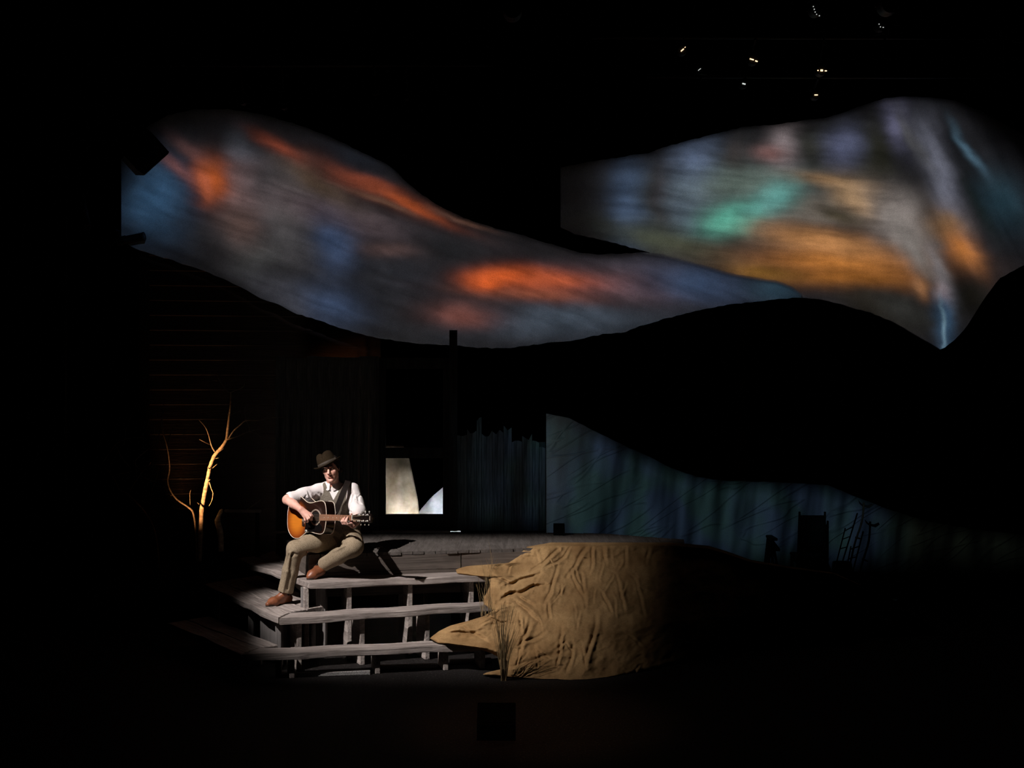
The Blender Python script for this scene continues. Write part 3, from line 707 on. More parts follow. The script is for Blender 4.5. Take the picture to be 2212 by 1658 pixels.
# ------------------------------------------------------------------ porch back: door frame, post, plank fence
YF = 13.62
def upright(name, x0, x1, yt, ybm, Y, dep, m_, parent, label=None, rag=0.0, seed=0, **kw):
    a = P(x0, ybm, Y); b_ = P(x1, yt, Y)
    w = b_.x - a.x; h = b_.z - a.z
    n = max(2, int(w / 0.03)); R_ = random.Random(seed); vs = []; fs = []
    tops = [h - rag * R_.random() * (1.6 if 0 < i < n else 1) for i in range(n + 1)]
    for i in range(n + 1):
        x = w * i / n - w / 2
        vs += [(x, -dep / 2, 0), (x, -dep / 2, tops[i]), (x, dep / 2, tops[i]), (x, dep / 2, 0)]
    for i in range(n):
        q = i * 4
        for e in range(4): fs.append((q + e, q + (e + 1) % 4, q + 4 + (e + 1) % 4, q + 4 + e))
    fs.append((0, 1, 2, 3)); fs.append((n * 4 + 3, n * 4 + 2, n * 4 + 1, n * 4))
    o = mk(name, vs, fs, m_, parent, M=Matrix.Translation((a.x + w / 2, Y, a.z)))
    return props(o, label, **kw)
zdeck_py = 829 + (CH - ZP) * F / YF - 0.5
root = empty('plank_wall', P(750, zdeck_py, YF), 'dark upright plank wall left of the screen door, behind the guitarist', 'wall')
xs = [596, 618, 641, 663, 687, 709, 731, 753, 776, 797, 818]
for i in range(len(xs) - 1):
    upright('plank', xs[i], xs[i + 1] - 0.7, 770 + random.uniform(-3, 3), zdeck_py, YF + 0.02 + random.uniform(0, 0.012), 0.025, fence_wood, root, seed=i)
# door
root = empty('screen_door', P(893, zdeck_py, YF), 'weathered dark screen door with two open panels behind the porch', 'door')
upright('door_stile', 818, 833, 772, zdeck_py, YF - 0.01, 0.05, dark_wood_z, root, seed=3)
upright('door_stile', 957, 971.5, 772, zdeck_py, YF - 0.01, 0.05, dark_wood_z, root, seed=4)
for (yt, yb_) in ((772, 796), (966, 989), (1110, 1147.5)):
    a = P(833, yb_, YF - 0.01); c = P(957, yt, YF - 0.01)
    MB().box(((a.x + c.x) / 2, YF - 0.01, (a.z + c.z) / 2), (c.x - a.x, 0.042, c.z - a.z), bev=0.003).build('door_rail', dark_wood_z, root)
a = P(806, 1148, 13.45); c = P(972, 1144, 13.45)
o = MB().box(((a.x + c.x) / 2, 13.44, ZP + 0.012), (c.x - a.x, 0.12, 0.024), bev=0.003).build('door_sill', grey_wood)
props(o, 'low worn plank sill on the porch deck in front of the screen door', 'sill')
o = upright('corner_post', 971, 987.5, 713, zdeck_py, YF - 0.05, 0.08, dark_wood_z, None, seed=9)
props(o, 'tall dark square post right of the screen door rising against the sky ribbon', 'post')
# fence
root = empty('plank_fence', P(1085, zdeck_py, YF), 'ragged-topped upright plank fence in teal light right of the screen door', 'fence')
fx = [984, 1009, 1030, 1041, 1064, 1088, 1106, 1128, 1150, 1165, 1179]
ft_ = [930, 925, 900, 928, 925, 915, 948, 935, 950, 960]
for i in range(len(fx) - 1):
    upright('plank', fx[i], fx[i + 1] - 0.8, ft_[i], zdeck_py, YF + random.uniform(-0.012, 0.02), 0.022, fence_wood, root, rag=0.045, seed=20 + i)
for zz in (1.25, 1.75):
    a = P(988, 829, YF + 0.05); c = P(1178, 829, YF + 0.05)
    MB().box(((a.x + c.x) / 2, YF + 0.055, zz), (c.x - a.x, 0.035, 0.07)).build('fence_rail', dark_wood_z, root)

# inside the door: lit canvas hangings
canvas = simple('cream_canvas', (0.55, 0.44, 0.32, 1), (0.34, 0.26, 0.17, 1), 9, 0.95, 0.05, bump=0.2)
white_cloth = simple('white_muslin', (0.80, 0.80, 0.78, 1), (0.60, 0.60, 0.59, 1), 16, 0.95, 0.05, bump=0.2)
def hanging(name, rows_, Y, m_, label, cat, amp=0.03, freq=0.12, seed=0):
    """rows_: (py, x left, x right) from top to bottom"""
    vs = []; fs = []; n = 40; m = 46
    for s_ in (0, 1):
        for j in range(m + 1):
            py_ = rows_[0][0] + (rows_[-1][0] - rows_[0][0]) * j / m
            xa = interp([(r[0], r[1]) for r in rows_], py_); xb = interp([(r[0], r[2]) for r in rows_], py_)
            for i in range(n + 1):
                x = xa + (xb - xa) * i / n
                Y_ = Y + amp * math.sin(x * freq + seed + 0.6 * math.sin(py_ * 0.03)) * (0.4 + 0.6 * j / m) + 0.02 * fbm(x * .04, py_ * .03, seed) + s_ * 0.006
                vs.append(P(x, py_, Y_))
    K = (n + 1) * (m + 1)
    for j in range(m):
        for i in range(n):
            a = j * (n + 1) + i; fs.append((a, a + n + 1, a + n + 2, a + 1)); a += K; fs.append((a, a + 1, a + n + 2, a + n + 1))
    for i in range(n):
        fs.append((i, i + 1, K + i + 1, K + i)); a = m * (n + 1) + i; fs.append((a, K + a, K + a + 1, a + 1))
    for j in range(m):
        a = j * (n + 1); fs.append((a, K + a, K + a + n + 1, a + n + 1)); a += n; fs.append((a, a + n + 1, K + a + n + 1, K + a))
    o = mk(name, vs, fs, m_, smooth=True); return props(o, label, cat)
YC = 14.25
pyd = 829 + CH * F / YC
hanging('canvas_curtain', [(960, 800, 870), (990, 802, 884), (1040, 806, 895), (1080, 808, 903), (1130, 806, 908), (pyd - 1, 802, 915)], YC, canvas, 'tan canvas curtain hanging inside the screen door at left', 'curtain', 0.035, 0.13)
hanging('muslin_sheet', [(1045, 965, 990), (1070, 935, 992), (1095, 912, 994), (1112, 900, 995), (1170, 880, 996), (pyd - 1, 872, 998)], YC + 0.18, white_cloth, 'white muslin sheet rising to the right inside the screen door', 'cloth', 0.02, 0.09, 2)
# ================================================================== SDF modelling (smooth unions meshed with surface nets)
class Field:
    def __init__(s, lo, hi, h):
        s.h = h; s.lo = np.array(lo, float); s.n = np.ceil((np.array(hi, float) - s.lo) / h).astype(int) + 1
        s.d = np.full(tuple(s.n), 0.15, dtype=np.float32)
        s.ax = [s.lo[i] + h * np.arange(s.n[i]) for i in range(3)]
    def region(s, lo, hi, pad):
        sl = []
        for i in range(3):
            a = int(max(0, math.floor((lo[i] - pad - s.lo[i]) / s.h))); b = int(min(s.n[i], math.ceil((hi[i] + pad - s.lo[i]) / s.h) + 1))
            if b <= a: return None
            sl.append(slice(a, b))
        X = s.ax[0][sl[0]][:, None, None]; Y = s.ax[1][sl[1]][None, :, None]; Z = s.ax[2][sl[2]][None, None, :]
        return tuple(sl), X, Y, Z
    def apply(s, sl, d, k, mode):
        a = s.d[sl]
        if mode == 'add':
            h = np.maximum(k - np.abs(a - d), 0) / k if k > 0 else 0
            s.d[sl] = np.minimum(a, d) - h * h * k * 0.25
        elif mode == 'sub':
            d = -d; h = np.maximum(k - np.abs(a - d), 0) / k if k > 0 else 0
            s.d[sl] = np.maximum(a, d) + h * h * k * 0.25
    def cap(s, a, b, ra, rb=None, k=0.02, mode='add', sq=None):
        """round cone a->b; sq = (axis vector, factor) flattens it along that axis"""
        rb = ra if rb is None else rb
        a = np.array(a, float); b = np.array(b, float); R = max(ra, rb) * (1.0 if sq is None else max(1.0, sq[1]))
        g = s.region(np.minimum(a, b) - R, np.maximum(a, b) + R, k + 0.012)
        if g is None: return s
        sl, X, Y, Z = g; ab = b - a; L2 = max(ab @ ab, 1e-12)
        t = np.clip(((X - a[0]) * ab[0] + (Y - a[1]) * ab[1] + (Z - a[2]) * ab[2]) / L2, 0, 1)
        vx = X - a[0] - t * ab[0]; vy = Y - a[1] - t * ab[1]; vz = Z - a[2] - t * ab[2]
        if sq is not None:
            n = np.array(sq[0], float); n /= np.linalg.norm(n); q = vx * n[0] + vy * n[1] + vz * n[2]; f = 1 / sq[1] - 1
            vx = vx + n[0] * q * f; vy = vy + n[1] * q * f; vz = vz + n[2] * q * f
        d = np.sqrt(vx * vx + vy * vy + vz * vz) - (ra + (rb - ra) * t)
        s.apply(sl, d.astype(np.float32), k, mode); return s
    def ell(s, c, r, R=None, k=0.02, mode='add'):
        c = np.array(c, float); r = np.array(r, float); R = np.eye(3) if R is None else np.array(R)
        ext = np.sqrt((R ** 2) @ (r ** 2))
        g = s.region(c - ext, c + ext, k + 0.012)
        if g is None: return s
        sl, X, Y, Z = g; x = X - c[0]; y = Y - c[1]; z = Z - c[2]
        q = [(R[0, i] * x + R[1, i] * y + R[2, i] * z) for i in range(3)]
        k0 = np.sqrt(sum((q[i] / r[i]) ** 2 for i in range(3))); k1 = np.sqrt(sum((q[i] / r[i] ** 2) ** 2 for i in range(3))) + 1e-9
        s.apply(sl, (k0 * (k0 - 1) / k1).astype(np.float32), k, mode); return s
    def chain(s, pts, rs, k=0.02, mode='add', sq=None):
        for i in range(len(pts) - 1): s.cap(pts[i], pts[i + 1], rs[i], rs[i + 1], k, mode, sq)
        return s
    def cut(s, c, n, k=0.004):
        """remove everything on the side n points to"""
        c = np.array(c, float); n = np.array(n, float); n /= np.linalg.norm(n)
        X = s.ax[0][:, None, None]; Y = s.ax[1][None, :, None]; Z = s.ax[2][None, None, :]
        s.d = np.maximum(s.d, ((X - c[0]) * n[0] + (Y - c[1]) * n[1] + (Z - c[2]) * n[2]).astype(np.float32)); return s
    def noise(s, amp, fr, seed=0):
        r = np.random.default_rng(seed); X = s.ax[0][:, None, None]; Y = s.ax[1][None, :, None]; Z = s.ax[2][None, None, :]
        for _ in range(5):
            k = r.normal(size=3); k = k / np.linalg.norm(k) * fr * r.uniform(0.6, 1.6)
            s.d = s.d + (amp * np.sin(k[0] * X + k[1] * Y + k[2] * Z + r.uniform(0, 6.28))).astype(np.float32) / 2.2
        return s
    def mesh(s):
        d = s.d; h = s.h
        d[0] = d[-1] = 0.1; d[:, 0] = 0.1; d[:, -1] = 0.1; d[:, :, 0] = 0.1; d[:, :, -1] = 0.1
        ins = d < 0
        c = np.zeros(tuple(s.n - 1), dtype=np.int8)
        for i in (0, 1):
            for j in (0, 1):
                for k in (0, 1): c += ins[i:ins.shape[0] - 1 + i, j:ins.shape[1] - 1 + j, k:ins.shape[2] - 1 + k]
        act = (c > 0) & (c < 8); idx = np.argwhere(act); n = len(idx)
        num = np.full(act.shape, -1, dtype=np.int64); num[act] = np.arange(n)
        acc = np.zeros((n, 3)); cnt = np.zeros(n)
        cor = [(i, j, k) for i in (0, 1) for j in (0, 1) for k in (0, 1)]
        val = {q: d[idx[:, 0] + q[0], idx[:, 1] + q[1], idx[:, 2] + q[2]].astype(float) for q in cor}
        for a in cor:
            for ax in range(3):
                if a[ax] == 0:
                    b = list(a); b[ax] = 1; b = tuple(b); va, vb = val[a], val[b]; cr_ = (va < 0) != (vb < 0)
                    t = np.where(cr_, va / np.where(cr_, va - vb, 1), 0)
                    for e in range(3): acc[:, e] += np.where(cr_, a[e] + (t if e == ax else 0), 0)
                    cnt += cr_
        pts = (idx + acc / cnt[:, None]) * h + s.lo
        fs = []
        for ax in range(3):
            sh = [slice(1, -1)] * 3; sh[ax] = slice(0, -1); sh2 = list(sh); sh2[ax] = slice(1, None)
            A = ins[tuple(sh)]; B = ins[tuple(sh2)]
            o = np.argwhere(A != B); inside_first = A[tuple(o.T)]
            off = np.ones(3, int); off[ax] = 0; o = o + off
            u_, v_ = (ax + 1) % 3, (ax + 2) % 3
            def at(du, dv):
                q = o.copy(); q[:, u_] += du; q[:, v_] += dv; return num[tuple(q.T)]
            q = np.stack([at(-1, -1), at(0, -1), at(0, 0), at(-1, 0)], 1)
            q = np.where(inside_first[:, None], q, q[:, ::-1]); fs.append(q)
        return pts, np.concatenate(fs)
def smooth_pts(pts, fs, it=1, lam=0.5):
    for _ in range(it):
        acc = np.zeros_like(pts); cnt = np.zeros(len(pts))
        for a in range(4):
            for b in (1, 3):
                np.add.at(acc, fs[:, a], pts[fs[:, (a + b) % 4]]); np.add.at(cnt, fs[:, a], 1)
        pts = pts + lam * (acc / cnt[:, None] - pts)
    return pts
def sdf_obj(name, fld, m_, parent, sm=1, matfn=None):
    pts, fs = fld.mesh(); pts = smooth_pts(pts, fs, sm)
    lo, hi = pts.min(0), pts.max(0); org = Vector(((lo[0] + hi[0]) / 2, (lo[1] + hi[1]) / 2, lo[2]))
    me = bpy.data.meshes.new(name); v = pts - np.array(org)
    me.vertices.add(len(v)); me.vertices.foreach_set('co', v.astype(np.float32).ravel())
    me.loops.add(len(fs) * 4); me.polygons.add(len(fs))
    me.loops.foreach_set('vertex_index', fs.astype(np.int32).ravel())
    me.polygons.foreach_set('loop_start', np.arange(0, len(fs) * 4, 4, dtype=np.int32))
    mats = m_ if isinstance(m_, (list, tuple)) else [m_]
    for q in mats: me.materials.append(q)
    if matfn is not None:
        me.polygons.foreach_set('material_index', matfn(pts[fs].mean(1)).astype(np.int32))
    me.update(calc_edges=True); me.validate()
    me.polygons.foreach_set('use_smooth', [True] * len(me.polygons))
    o = bpy.data.objects.new(name, me)
    return reg(o, parent, Matrix.Translation(org))
V = lambda *a: np.array(a, float)
def A(p): return np.array(tuple(p), float)

# ------------------------------------------------------------------ materials of the figure
skin, nt, b = mat('skin', 0.5, 0.35)
co = nt.node('ShaderNodeTexCoord').outputs['Object']
nz = nt.noise(co, 22, 3, 0.5).outputs['Fac']
nt.put(b.inputs['Base Color'], nt.mix(nt.maprange(nz, 0.35, 0.65, 0, 1), (0.68, 0.35, 0.275, 1), (0.78, 0.455, 0.37, 1)))
b.inputs['Subsurface Weight'].default_value = 0.08; b.inputs['Subsurface Radius'].default_value = (0.01, 0.004, 0.002)
lip_m = simple('lips', (0.52, 0.215, 0.17, 1), (0.46, 0.19, 0.15, 1), 40, 0.45, 0.4)
hair_m = simple('dark_brown_hair', (0.02, 0.012, 0.008, 1), None, 120, 0.6, 0.3, bump=0.6, stretch=(1, 1, 0.15))
shirt_m = simple('white_cotton', (0.80, 0.745, 0.73, 1), (0.72, 0.66, 0.65, 1), 14, 0.85, 0.15, bump=0.15, bscale=60)
def tweed(name, c1, c2, c3, sc=230):
    m_, nt, b = mat(name, 0.95, 0.05)
    co = nt.node('ShaderNodeTexCoord').outputs['Object']
    n1 = nt.noise(co, sc, 3, 0.75).outputs['Fac']; n2 = nt.noise(nt.mapping(co, sc=(1, 1, 0.25)), sc * 1.2, 2, 0.6).outputs['Fac']
    n3 = nt.noise(co, 9, 2, 0.5).outputs['Fac']
    c = nt.mix(nt.maprange(n1, 0.38, 0.62, 0, 1), c2, c1)
    c = nt.mix(nt.maprange(n2, 0.52, 0.66, 0, 0.7), c, c3)
    c = nt.mix(nt.maprange(n3, 0.35, 0.65, 0.25, 0), c, c3)
    nt.put(b.inputs['Base Color'], c)
    nt.put(b.inputs['Normal'], nt.bump(n1, 0.35, 0.003))
    return m_
trouser_m = tweed('brown_tweed', (0.40, 0.32, 0.225, 1), (0.22, 0.17, 0.11, 1), (0.10, 0.075, 0.048, 1))
vest_m = tweed('grey_tweed', (0.27, 0.235, 0.19, 1), (0.14, 0.12, 0.095, 1), (0.05, 0.042, 0.033, 1), 260)
felt_m = tweed('brown_felt', (0.036, 0.025, 0.014, 1), (0.023, 0.016, 0.009, 1), (0.015, 0.010, 0.006, 1), 160)
band_m = simple('hat_ribbon', (0.060, 0.046, 0.034, 1), None, 60, 0.7, 0.3)
leather = simple('brown_leather', (0.30, 0.10, 0.042, 1), (0.13, 0.042, 0.02, 1), 16, 0.42, 0.5, bump=0.1)
dark_leather = simple('dark_leather', (0.018, 0.012, 0.010, 1), None, 30, 0.6, 0.3)
sock_m = simple('dark_sock', (0.012, 0.010, 0.010, 1), None, 60, 0.95, 0.1)
sole_m = simple('shoe_sole', (0.03, 0.018, 0.012, 1), None, 30, 0.7, 0.3)

# ------------------------------------------------------------------ guitar frame (needed for the hands)
yaw = math.radians(40)
gu = V(math.cos(yaw), -math.sin(yaw), 0.055); gu /= np.linalg.norm(gu)          # along the neck
gn = V(-math.sin(yaw), -math.cos(yaw), 0.10); gn -= gu * (gn @ gu); gn /= np.linalg.norm(gn)   # face normal
gw = np.cross(gn, gu); 
if gw[2] < 0: gw = -gw                                                           # towards the player's chin
GS = A(P(682, 1117, 11.64))                                                      # centre of the sound hole
def gp(u_, w_, n_=0.0): return GS + gu * u_ + gw * w_ + gn * n_

# ------------------------------------------------------------------ skeleton
pel = A(P(741, 1163, 12.02)); hipR = A(P(722, 1166, 11.98)); hipL = A(P(759, 1168, 11.98))
kneR = A(P(638, 1186, 11.66)); ankR = A(P(616, 1280, 11.70))
kneL = A(P(764, 1181, 11.50)); ankL = A(P(691, 1224, 11.74))
waist = A(P(741, 1130, 12.05)); chest = A(P(727, 1085, 12.03)); nkb = A(P(719, 1051, 12.00))
shR = A(P(690, 1061, 11.98)); shL = A(P(760, 1060, 12.02))
elR = A(P(621, 1079, 11.78)); wrR = A(P(650, 1100, 11.615))
elL = A(P(774, 1117, 11.86)); wrL = gp(0.425, -0.062, -0.045)
hc = A(P(714.5, 1011, 11.93))
# head frame: x to the picture's right, y face forward, z up
def rotm(ax, a):
    return np.array(Matrix.Rotation(math.radians(a), 3, ax))
HR = rotm('Z', 180 - 5) @ rotm('X', 0)   # face towards -Y, a little to the picture's left
HR = rotm('Y', -7) @ HR @ rotm('X', -5)
def hp(x, y, z): return hc + HR @ V(-x, y, z)
# keep x = picture right: local -x is picture right after the half turn

body = Field((-2.36, 11.28, 0.42), (-1.20, 12.30, 1.86), 0.0042)
f = body
# trunk
f.chain([pel, waist, chest, nkb], [0.098, 0.095, 0.100, 0.055], 0.04, sq=(V(1, 0.1, 0), 1.18))
f.cap(shR, shL, 0.048, 0.048, 0.03)
f.cap(nkb, hp(0, -0.02, -0.06), 0.054, 0.056, 0.02)
# legs under the trousers
f.chain([hipR, kneR, ankR], [0.066, 0.044, 0.034], 0.03); f.chain([hipL, kneL, ankL], [0.066, 0.044, 0.034], 0.03)
f.cap(ankR, A(P(590, 1303, 11.60)), 0.018, 0.012, 0.02); f.cap(ankL, A(P(673, 1241, 11.63)), 0.018, 0.012, 0.02)
# arms
f.chain([shR, elR], [0.050, 0.043], 0.03); f.chain([elR, elR * .55 + wrR * .45, wrR], [0.041, 0.037, 0.0250], 0.02)
f.chain([shL, elL], [0.050, 0.043], 0.03); f.chain([elL, elL * .55 + wrL * .45, wrL], [0.042, 0.038, 0.027], 0.02)
# head
f.ell(hp(0, -0.012, 0.036), (0.068, 0.094, 0.083), HR, 0.02)
f.ell(hp(0, 0.028, -0.035), (0.056, 0.060, 0.078), HR, 0.03)
f.cap(hp(-0.036, 0.010, -0.056), hp(-0.010, 0.066, -0.100), 0.017, 0.015, 0.03); f.cap(hp(0.036, 0.010, -0.056), hp(0.010, 0.066, -0.100), 0.017, 0.015, 0.03)
f.ell(hp(0, 0.072, -0.098), (0.020, 0.016, 0.015), HR, 0.012)
f.cap(hp(-0.030, 0.078, 0.030), hp(0.030, 0.078, 0.030), 0.012, k=0.012)
for sx in (-1, 1):
    f.ell(hp(sx * 0.040, 0.062, -0.022), (0.018, 0.016, 0.018), HR, 0.02)
    f.ell(hp(sx * 0.030, 0.092, 0.008), (0.017, 0.013, 0.012), HR, 0.010, 'sub')
    f.ell(hp(sx * 0.030, 0.076, 0.008), (0.012, 0.012, 0.011), HR, 0.002)
    f.ell(hp(sx * 0.068, -0.008, -0.004), (0.007, 0.018, 0.030), HR, 0.006)
    f.ell(hp(sx * 0.074, -0.004, -0.002), (0.006, 0.010, 0.018), HR, 0.004, 'sub')
    f.ell(hp(sx * 0.010, 0.096, -0.034), (0.008, 0.010, 0.008), HR, 0.005)
f.chain([hp(0, 0.086, 0.018), hp(0, 0.100, -0.008), hp(0, 0.110, -0.028)], [0.0075, 0.009, 0.0115], 0.010)
f.ell(hp(0, 0.086, -0.056), (0.020, 0.010, 0.012), HR, 0.012)
f.cap(hp(-0.019, 0.088, -0.0595), hp(0.019, 0.088, -0.0595), 0.0045, k=0.005, sq=(HR @ V(0, 0, 1), 0.75))
f.cap(hp(-0.015, 0.089, -0.0705), hp(0.015, 0.089, -0.0700), 0.0052, k=0.005, sq=(HR @ V(0, 0, 1), 0.8))
f.cap(hp(-0.024, 0.094, -0.065), hp(0.024, 0.094, -0.065), 0.0022, k=0.003, mode='sub')
f.ell(hp(0, 0.090, -0.083), (0.014, 0.006, 0.005), HR, 0.008, 'sub')
# right hand (strumming): palm from the wrist towards the strings, fingers curled
KR = [A(P(668, 1108.5, 11.605)), A(P(665.5, 1112.5, 11.59)), A(P(662, 1115.5, 11.585)), A(P(658, 1117.5, 11.595))]
for i, k0 in enumerate(KR):
    w0_ = wrR + (KR[i] - (KR[1] + KR[2]) / 2) * 0.45
    f.cap(w0_, k0, 0.0155, 0.0118, 0.012)
FR = [[(672, 1113.5, 11.59), (673.5, 1119, 11.605), (671, 1122, 11.63)], [(668.5, 1118.5, 11.572), (671.5, 1122.5, 11.59), (674, 1122.5, 11.62)],
      [(664.5, 1121.5, 11.57), (665.5, 1126, 11.59), (663.5, 1127.5, 11.62)], [(659, 1123, 11.585), (659.5, 1127, 11.605), (657.5, 1129, 11.635)]]
for i in range(4):
    f.chain([KR[i]] + [A(P(*q)) for q in FR[i]], [0.0100, 0.0090, 0.0082, 0.0070], 0.003)
f.chain([wrR + V(0.012, 0.0, 0.004), A(P(662, 1104.5, 11.63)), A(P(671, 1109, 11.64)), A(P(676, 1115, 11.64))], [0.0150, 0.0120, 0.0100, 0.0082], 0.006)
# left hand (fretting): palm under and behind the neck, fingers over the fingerboard
kn = [gp(0.378 + 0.021 * i, -0.046, -0.006 - 0.003 * i) for i in range(4)]
for i in range(4):
    f.cap(wrL + gu * (i - 1.5) * 0.010, kn[i], 0.0155, 0.0115, 0.012)
fr = [0.372, 0.392, 0.416, 0.430]; sw = [-0.006, 0.004, -0.002, 0.008]
for i in range(4):
    m1 = gp(0.374 + 0.021 * i, -0.052, 0.024); m2 = gp((fr[i] + 0.376 + 0.021 * i) / 2, -0.030, 0.040); m3 = gp(fr[i], sw[i], 0.020)
    f.chain([kn[i], m1, m2, m3], [0.0105, 0.0092, 0.0084, 0.0070], 0.003)
f.chain([wrL + gu * 0.012, gp(0.420, -0.030, -0.035), gp(0.425, 0.010, -0.036), gp(0.428, 0.034, -0.020)], [0.015, 0.0125, 0.0105, 0.009], 0.008)

root = empty('person', (pel[0], pel[1], ZP), 'person in a brown hat, white shirt and tweed vest, seated playing guitar', 'person')
lipc = hp(0, 0.088, -0.065)
def lipfn(c):
    q = (c - lipc) @ HR
    return ((np.abs(q[:, 0]) < 0.019) & (np.abs(q[:, 2]) < 0.0085 * (1 - (q[:, 0] / 0.027) ** 2)) & (q[:, 1] > -0.002)).astype(int)
sdf_obj('body', body, [skin, lip_m], root, 1, lipfn)
# eyes, brows
for sx in (-1, 1):
    c = hp(sx * 0.030, 0.0775, 0.008); mb = MB().lathe([(0.0001, -0.0105)] + [(0.0108 * math.sin(a), -0.0108 * math.cos(a)) for a in np.linspace(0.2, PI - 0.2, 10)] + [(0.0001, 0.0106)], c, Vector(HR @ V(0, 1, 0)), 16)
    mb.build('eye', simple('eye_white', (0.6, 0.56, 0.52, 1), None, 5, 0.3, 0.5) if sx < 0 else MATS['eye_white'], root, smooth=True)
    MB().tube([hp(sx * 0.014, 0.090, 0.026), hp(sx * 0.030, 0.0915, 0.031), hp(sx * 0.046, 0.080, 0.026)], [0.003, 0.0042, 0.002], 6).build('eyebrow', hair_m, root, smooth=True)
# hair
f = Field(hc - 0.14, hc + 0.16, 0.004)
f.ell(hp(0, -0.020, 0.036), (0.077, 0.098, 0.088), HR, 0.01)
f.cap(hp(-0.07, -0.045, -0.03), hp(0.07, -0.045, -0.03), 0.026, k=0.03)
f.ell(hp(0, 0.075, -0.05), (0.090, 0.090, 0.105), HR, 0.012, 'sub')
f.ell(hp(0, 0.10, 0.02), (0.06, 0.05, 0.06), HR, 0.012, 'sub')
for sx in (-1, 1): f.cap(hp(sx * 0.074, 0.012, 0.02), hp(sx * 0.072, 0.014, -0.012), 0.008, 0.005, 0.006)
f.noise(0.0012, 160, 4)
sdf_obj('hair', f, hair_m, root, 0)

# hat: brim tilted down to the picture's left
ha = HR @ V(0, 0, 1); hx = HR @ V(-1, 0, 0)
HT = rotm('Y', -17) @ rotm('X', -8)
hz_ = HT @ (HR @ V(0, 0, 1)); hxx = HT @ (HR @ V(-1, 0, 0)); hyy = HT @ (HR @ V(0, 1, 0))
hat0 = hp(-0.018, -0.004, 0.026)
def hatp(x, y, z): return hat0 + hxx * x + hyy * y + hz_ * z
seg = 64; vs = []; fs = []
prof = [(0.132, 0.010, 'b'), (0.132, 0.014, 'b'), (0.124, 0.010, 'b'), (0.108, 0.007, 'b'), (0.094, 0.010, 'c'), (0.0885, 0.020, 'c'), (0.0855, 0.045, 'c'), (0.081, 0.075, 'c'), (0.076, 0.098, 'c'), (0.066, 0.118, 'c'), (0.049, 0.129, 'c'), (0.026, 0.132, 'c'), (0.001, 0.132, 'c')]
def hat_pt(r, z, t, ang):
    c, s_ = math.cos(ang), math.sin(ang)
    rx_, ry_ = (r, r * 1.12) if t == 'c' else (r - 0.002, r * 1.06)
    x, y = rx_ * c, ry_ * s_
    if t == 'b': z += 0.020 * (abs(c) ** 2) * max(0, (r - 0.09) / 0.045) - 0.004 * max(0, s_) * max(0, (r - 0.09) / 0.045)
    if t == 'c' and z > 0.06:
        k = (z - 0.06) / 0.074
        z -= 0.030 * math.exp(-(x / 0.022) ** 2) * k * (0.4 + 0.6 * (y > -0.05))
        pinch = math.exp(-((y - 0.065) / 0.035) ** 2) * k * 0.018
        x -= math.copysign(min(abs(x), pinch), x)
    return hatp(x, y, z)
for (r, z, t) in prof:
    for j in range(seg): vs.append(hat_pt(r, z, t, 2 * PI * j / seg))
inner = [(0.001, 0.105), (0.070, 0.100), (0.0805, 0.045), (0.084, 0.006), (0.108, 0.002), (0.124, 0.005)]
for i_, (r, z) in enumerate(inner):
    for j in range(seg): vs.append(hat_pt(r, z, 'b' if r > 0.1 else 'i', 2 * PI * j / seg))
NR = len(prof) + len(inner)
for i in range(NR):
    a = i * seg; b_ = ((i + 1) % NR) * seg
    if i == len(prof) - 1: continue
    for j in range(seg): fs.append((a + j, a + (j + 1) % seg, b_ + (j + 1) % seg, b_ + j))
hat = mk('hat', vs, fs, felt_m, root, smooth=True)
vs = []; fs = []
for (r, z) in ((0.0895, 0.013), (0.0912, 0.014), (0.0885, 0.040), (0.0860, 0.040)):
    for j in range(seg):
        a = 2 * PI * j / seg; vs.append(hatp(r * math.cos(a), r * 1.12 * math.sin(a), z))
for i in range(4):
    a = i * seg; b_ = ((i + 1) % 4) * seg
    for j in range(seg): fs.append((a + j, a + (j + 1) % seg, b_ + (j + 1) % seg, b_ + j))
mk('hat_band', vs, fs, band_m, hat, smooth=True)
MB().box(hatp(0.089, 0.02, 0.028), (0.012, 0.035, 0.028), Matrix(np.stack([hxx, hyy, hz_], 1).tolist()), 0.003).build('hat_bow', band_m, hat)

# ------------------------------------------------------------------ shirt
f = Field((-2.20, 11.40, 0.95), (-1.18, 12.32, 1.60), 0.0045)
f.chain([pel + V(0, 0, .06), waist, chest, nkb - V(0, 0, .01)], [0.115, 0.114, 0.128, 0.072], 0.05, sq=(V(1, 0.1, 0), 1.24))
f.chain([chest + V(0, 0, .05), shR], [0.10, 0.064], 0.04); f.chain([chest + V(0, 0, .05), shL], [0.10, 0.066], 0.04)
f.cap(shR + V(0, 0, .005), nkb + V(0, 0, .01), 0.055, 0.050, 0.03); f.cap(shL + V(0, 0, .005), nkb + V(0, 0, .01), 0.055, 0.050, 0.03)
cuR = shR + (elR - shR) * 0.90; cuL = shL + (elL - shL) * 0.93
f.chain([shR, shR + (elR - shR) * .5, cuR], [0.066, 0.068, 0.060], 0.03)
f.chain([shL, shL + (elL - shL) * .5 + V(.008, 0, 0), cuL + V(0, 0, .03), cuL], [0.066, 0.070, 0.069, 0.058], 0.03)
# rolled cuffs
f.cap(cuR - (elR - shR) * .10, cuR, 0.064, 0.064, 0.006); f.cap(cuL - (elL - shL) * .10, cuL, 0.066, 0.064, 0.006)
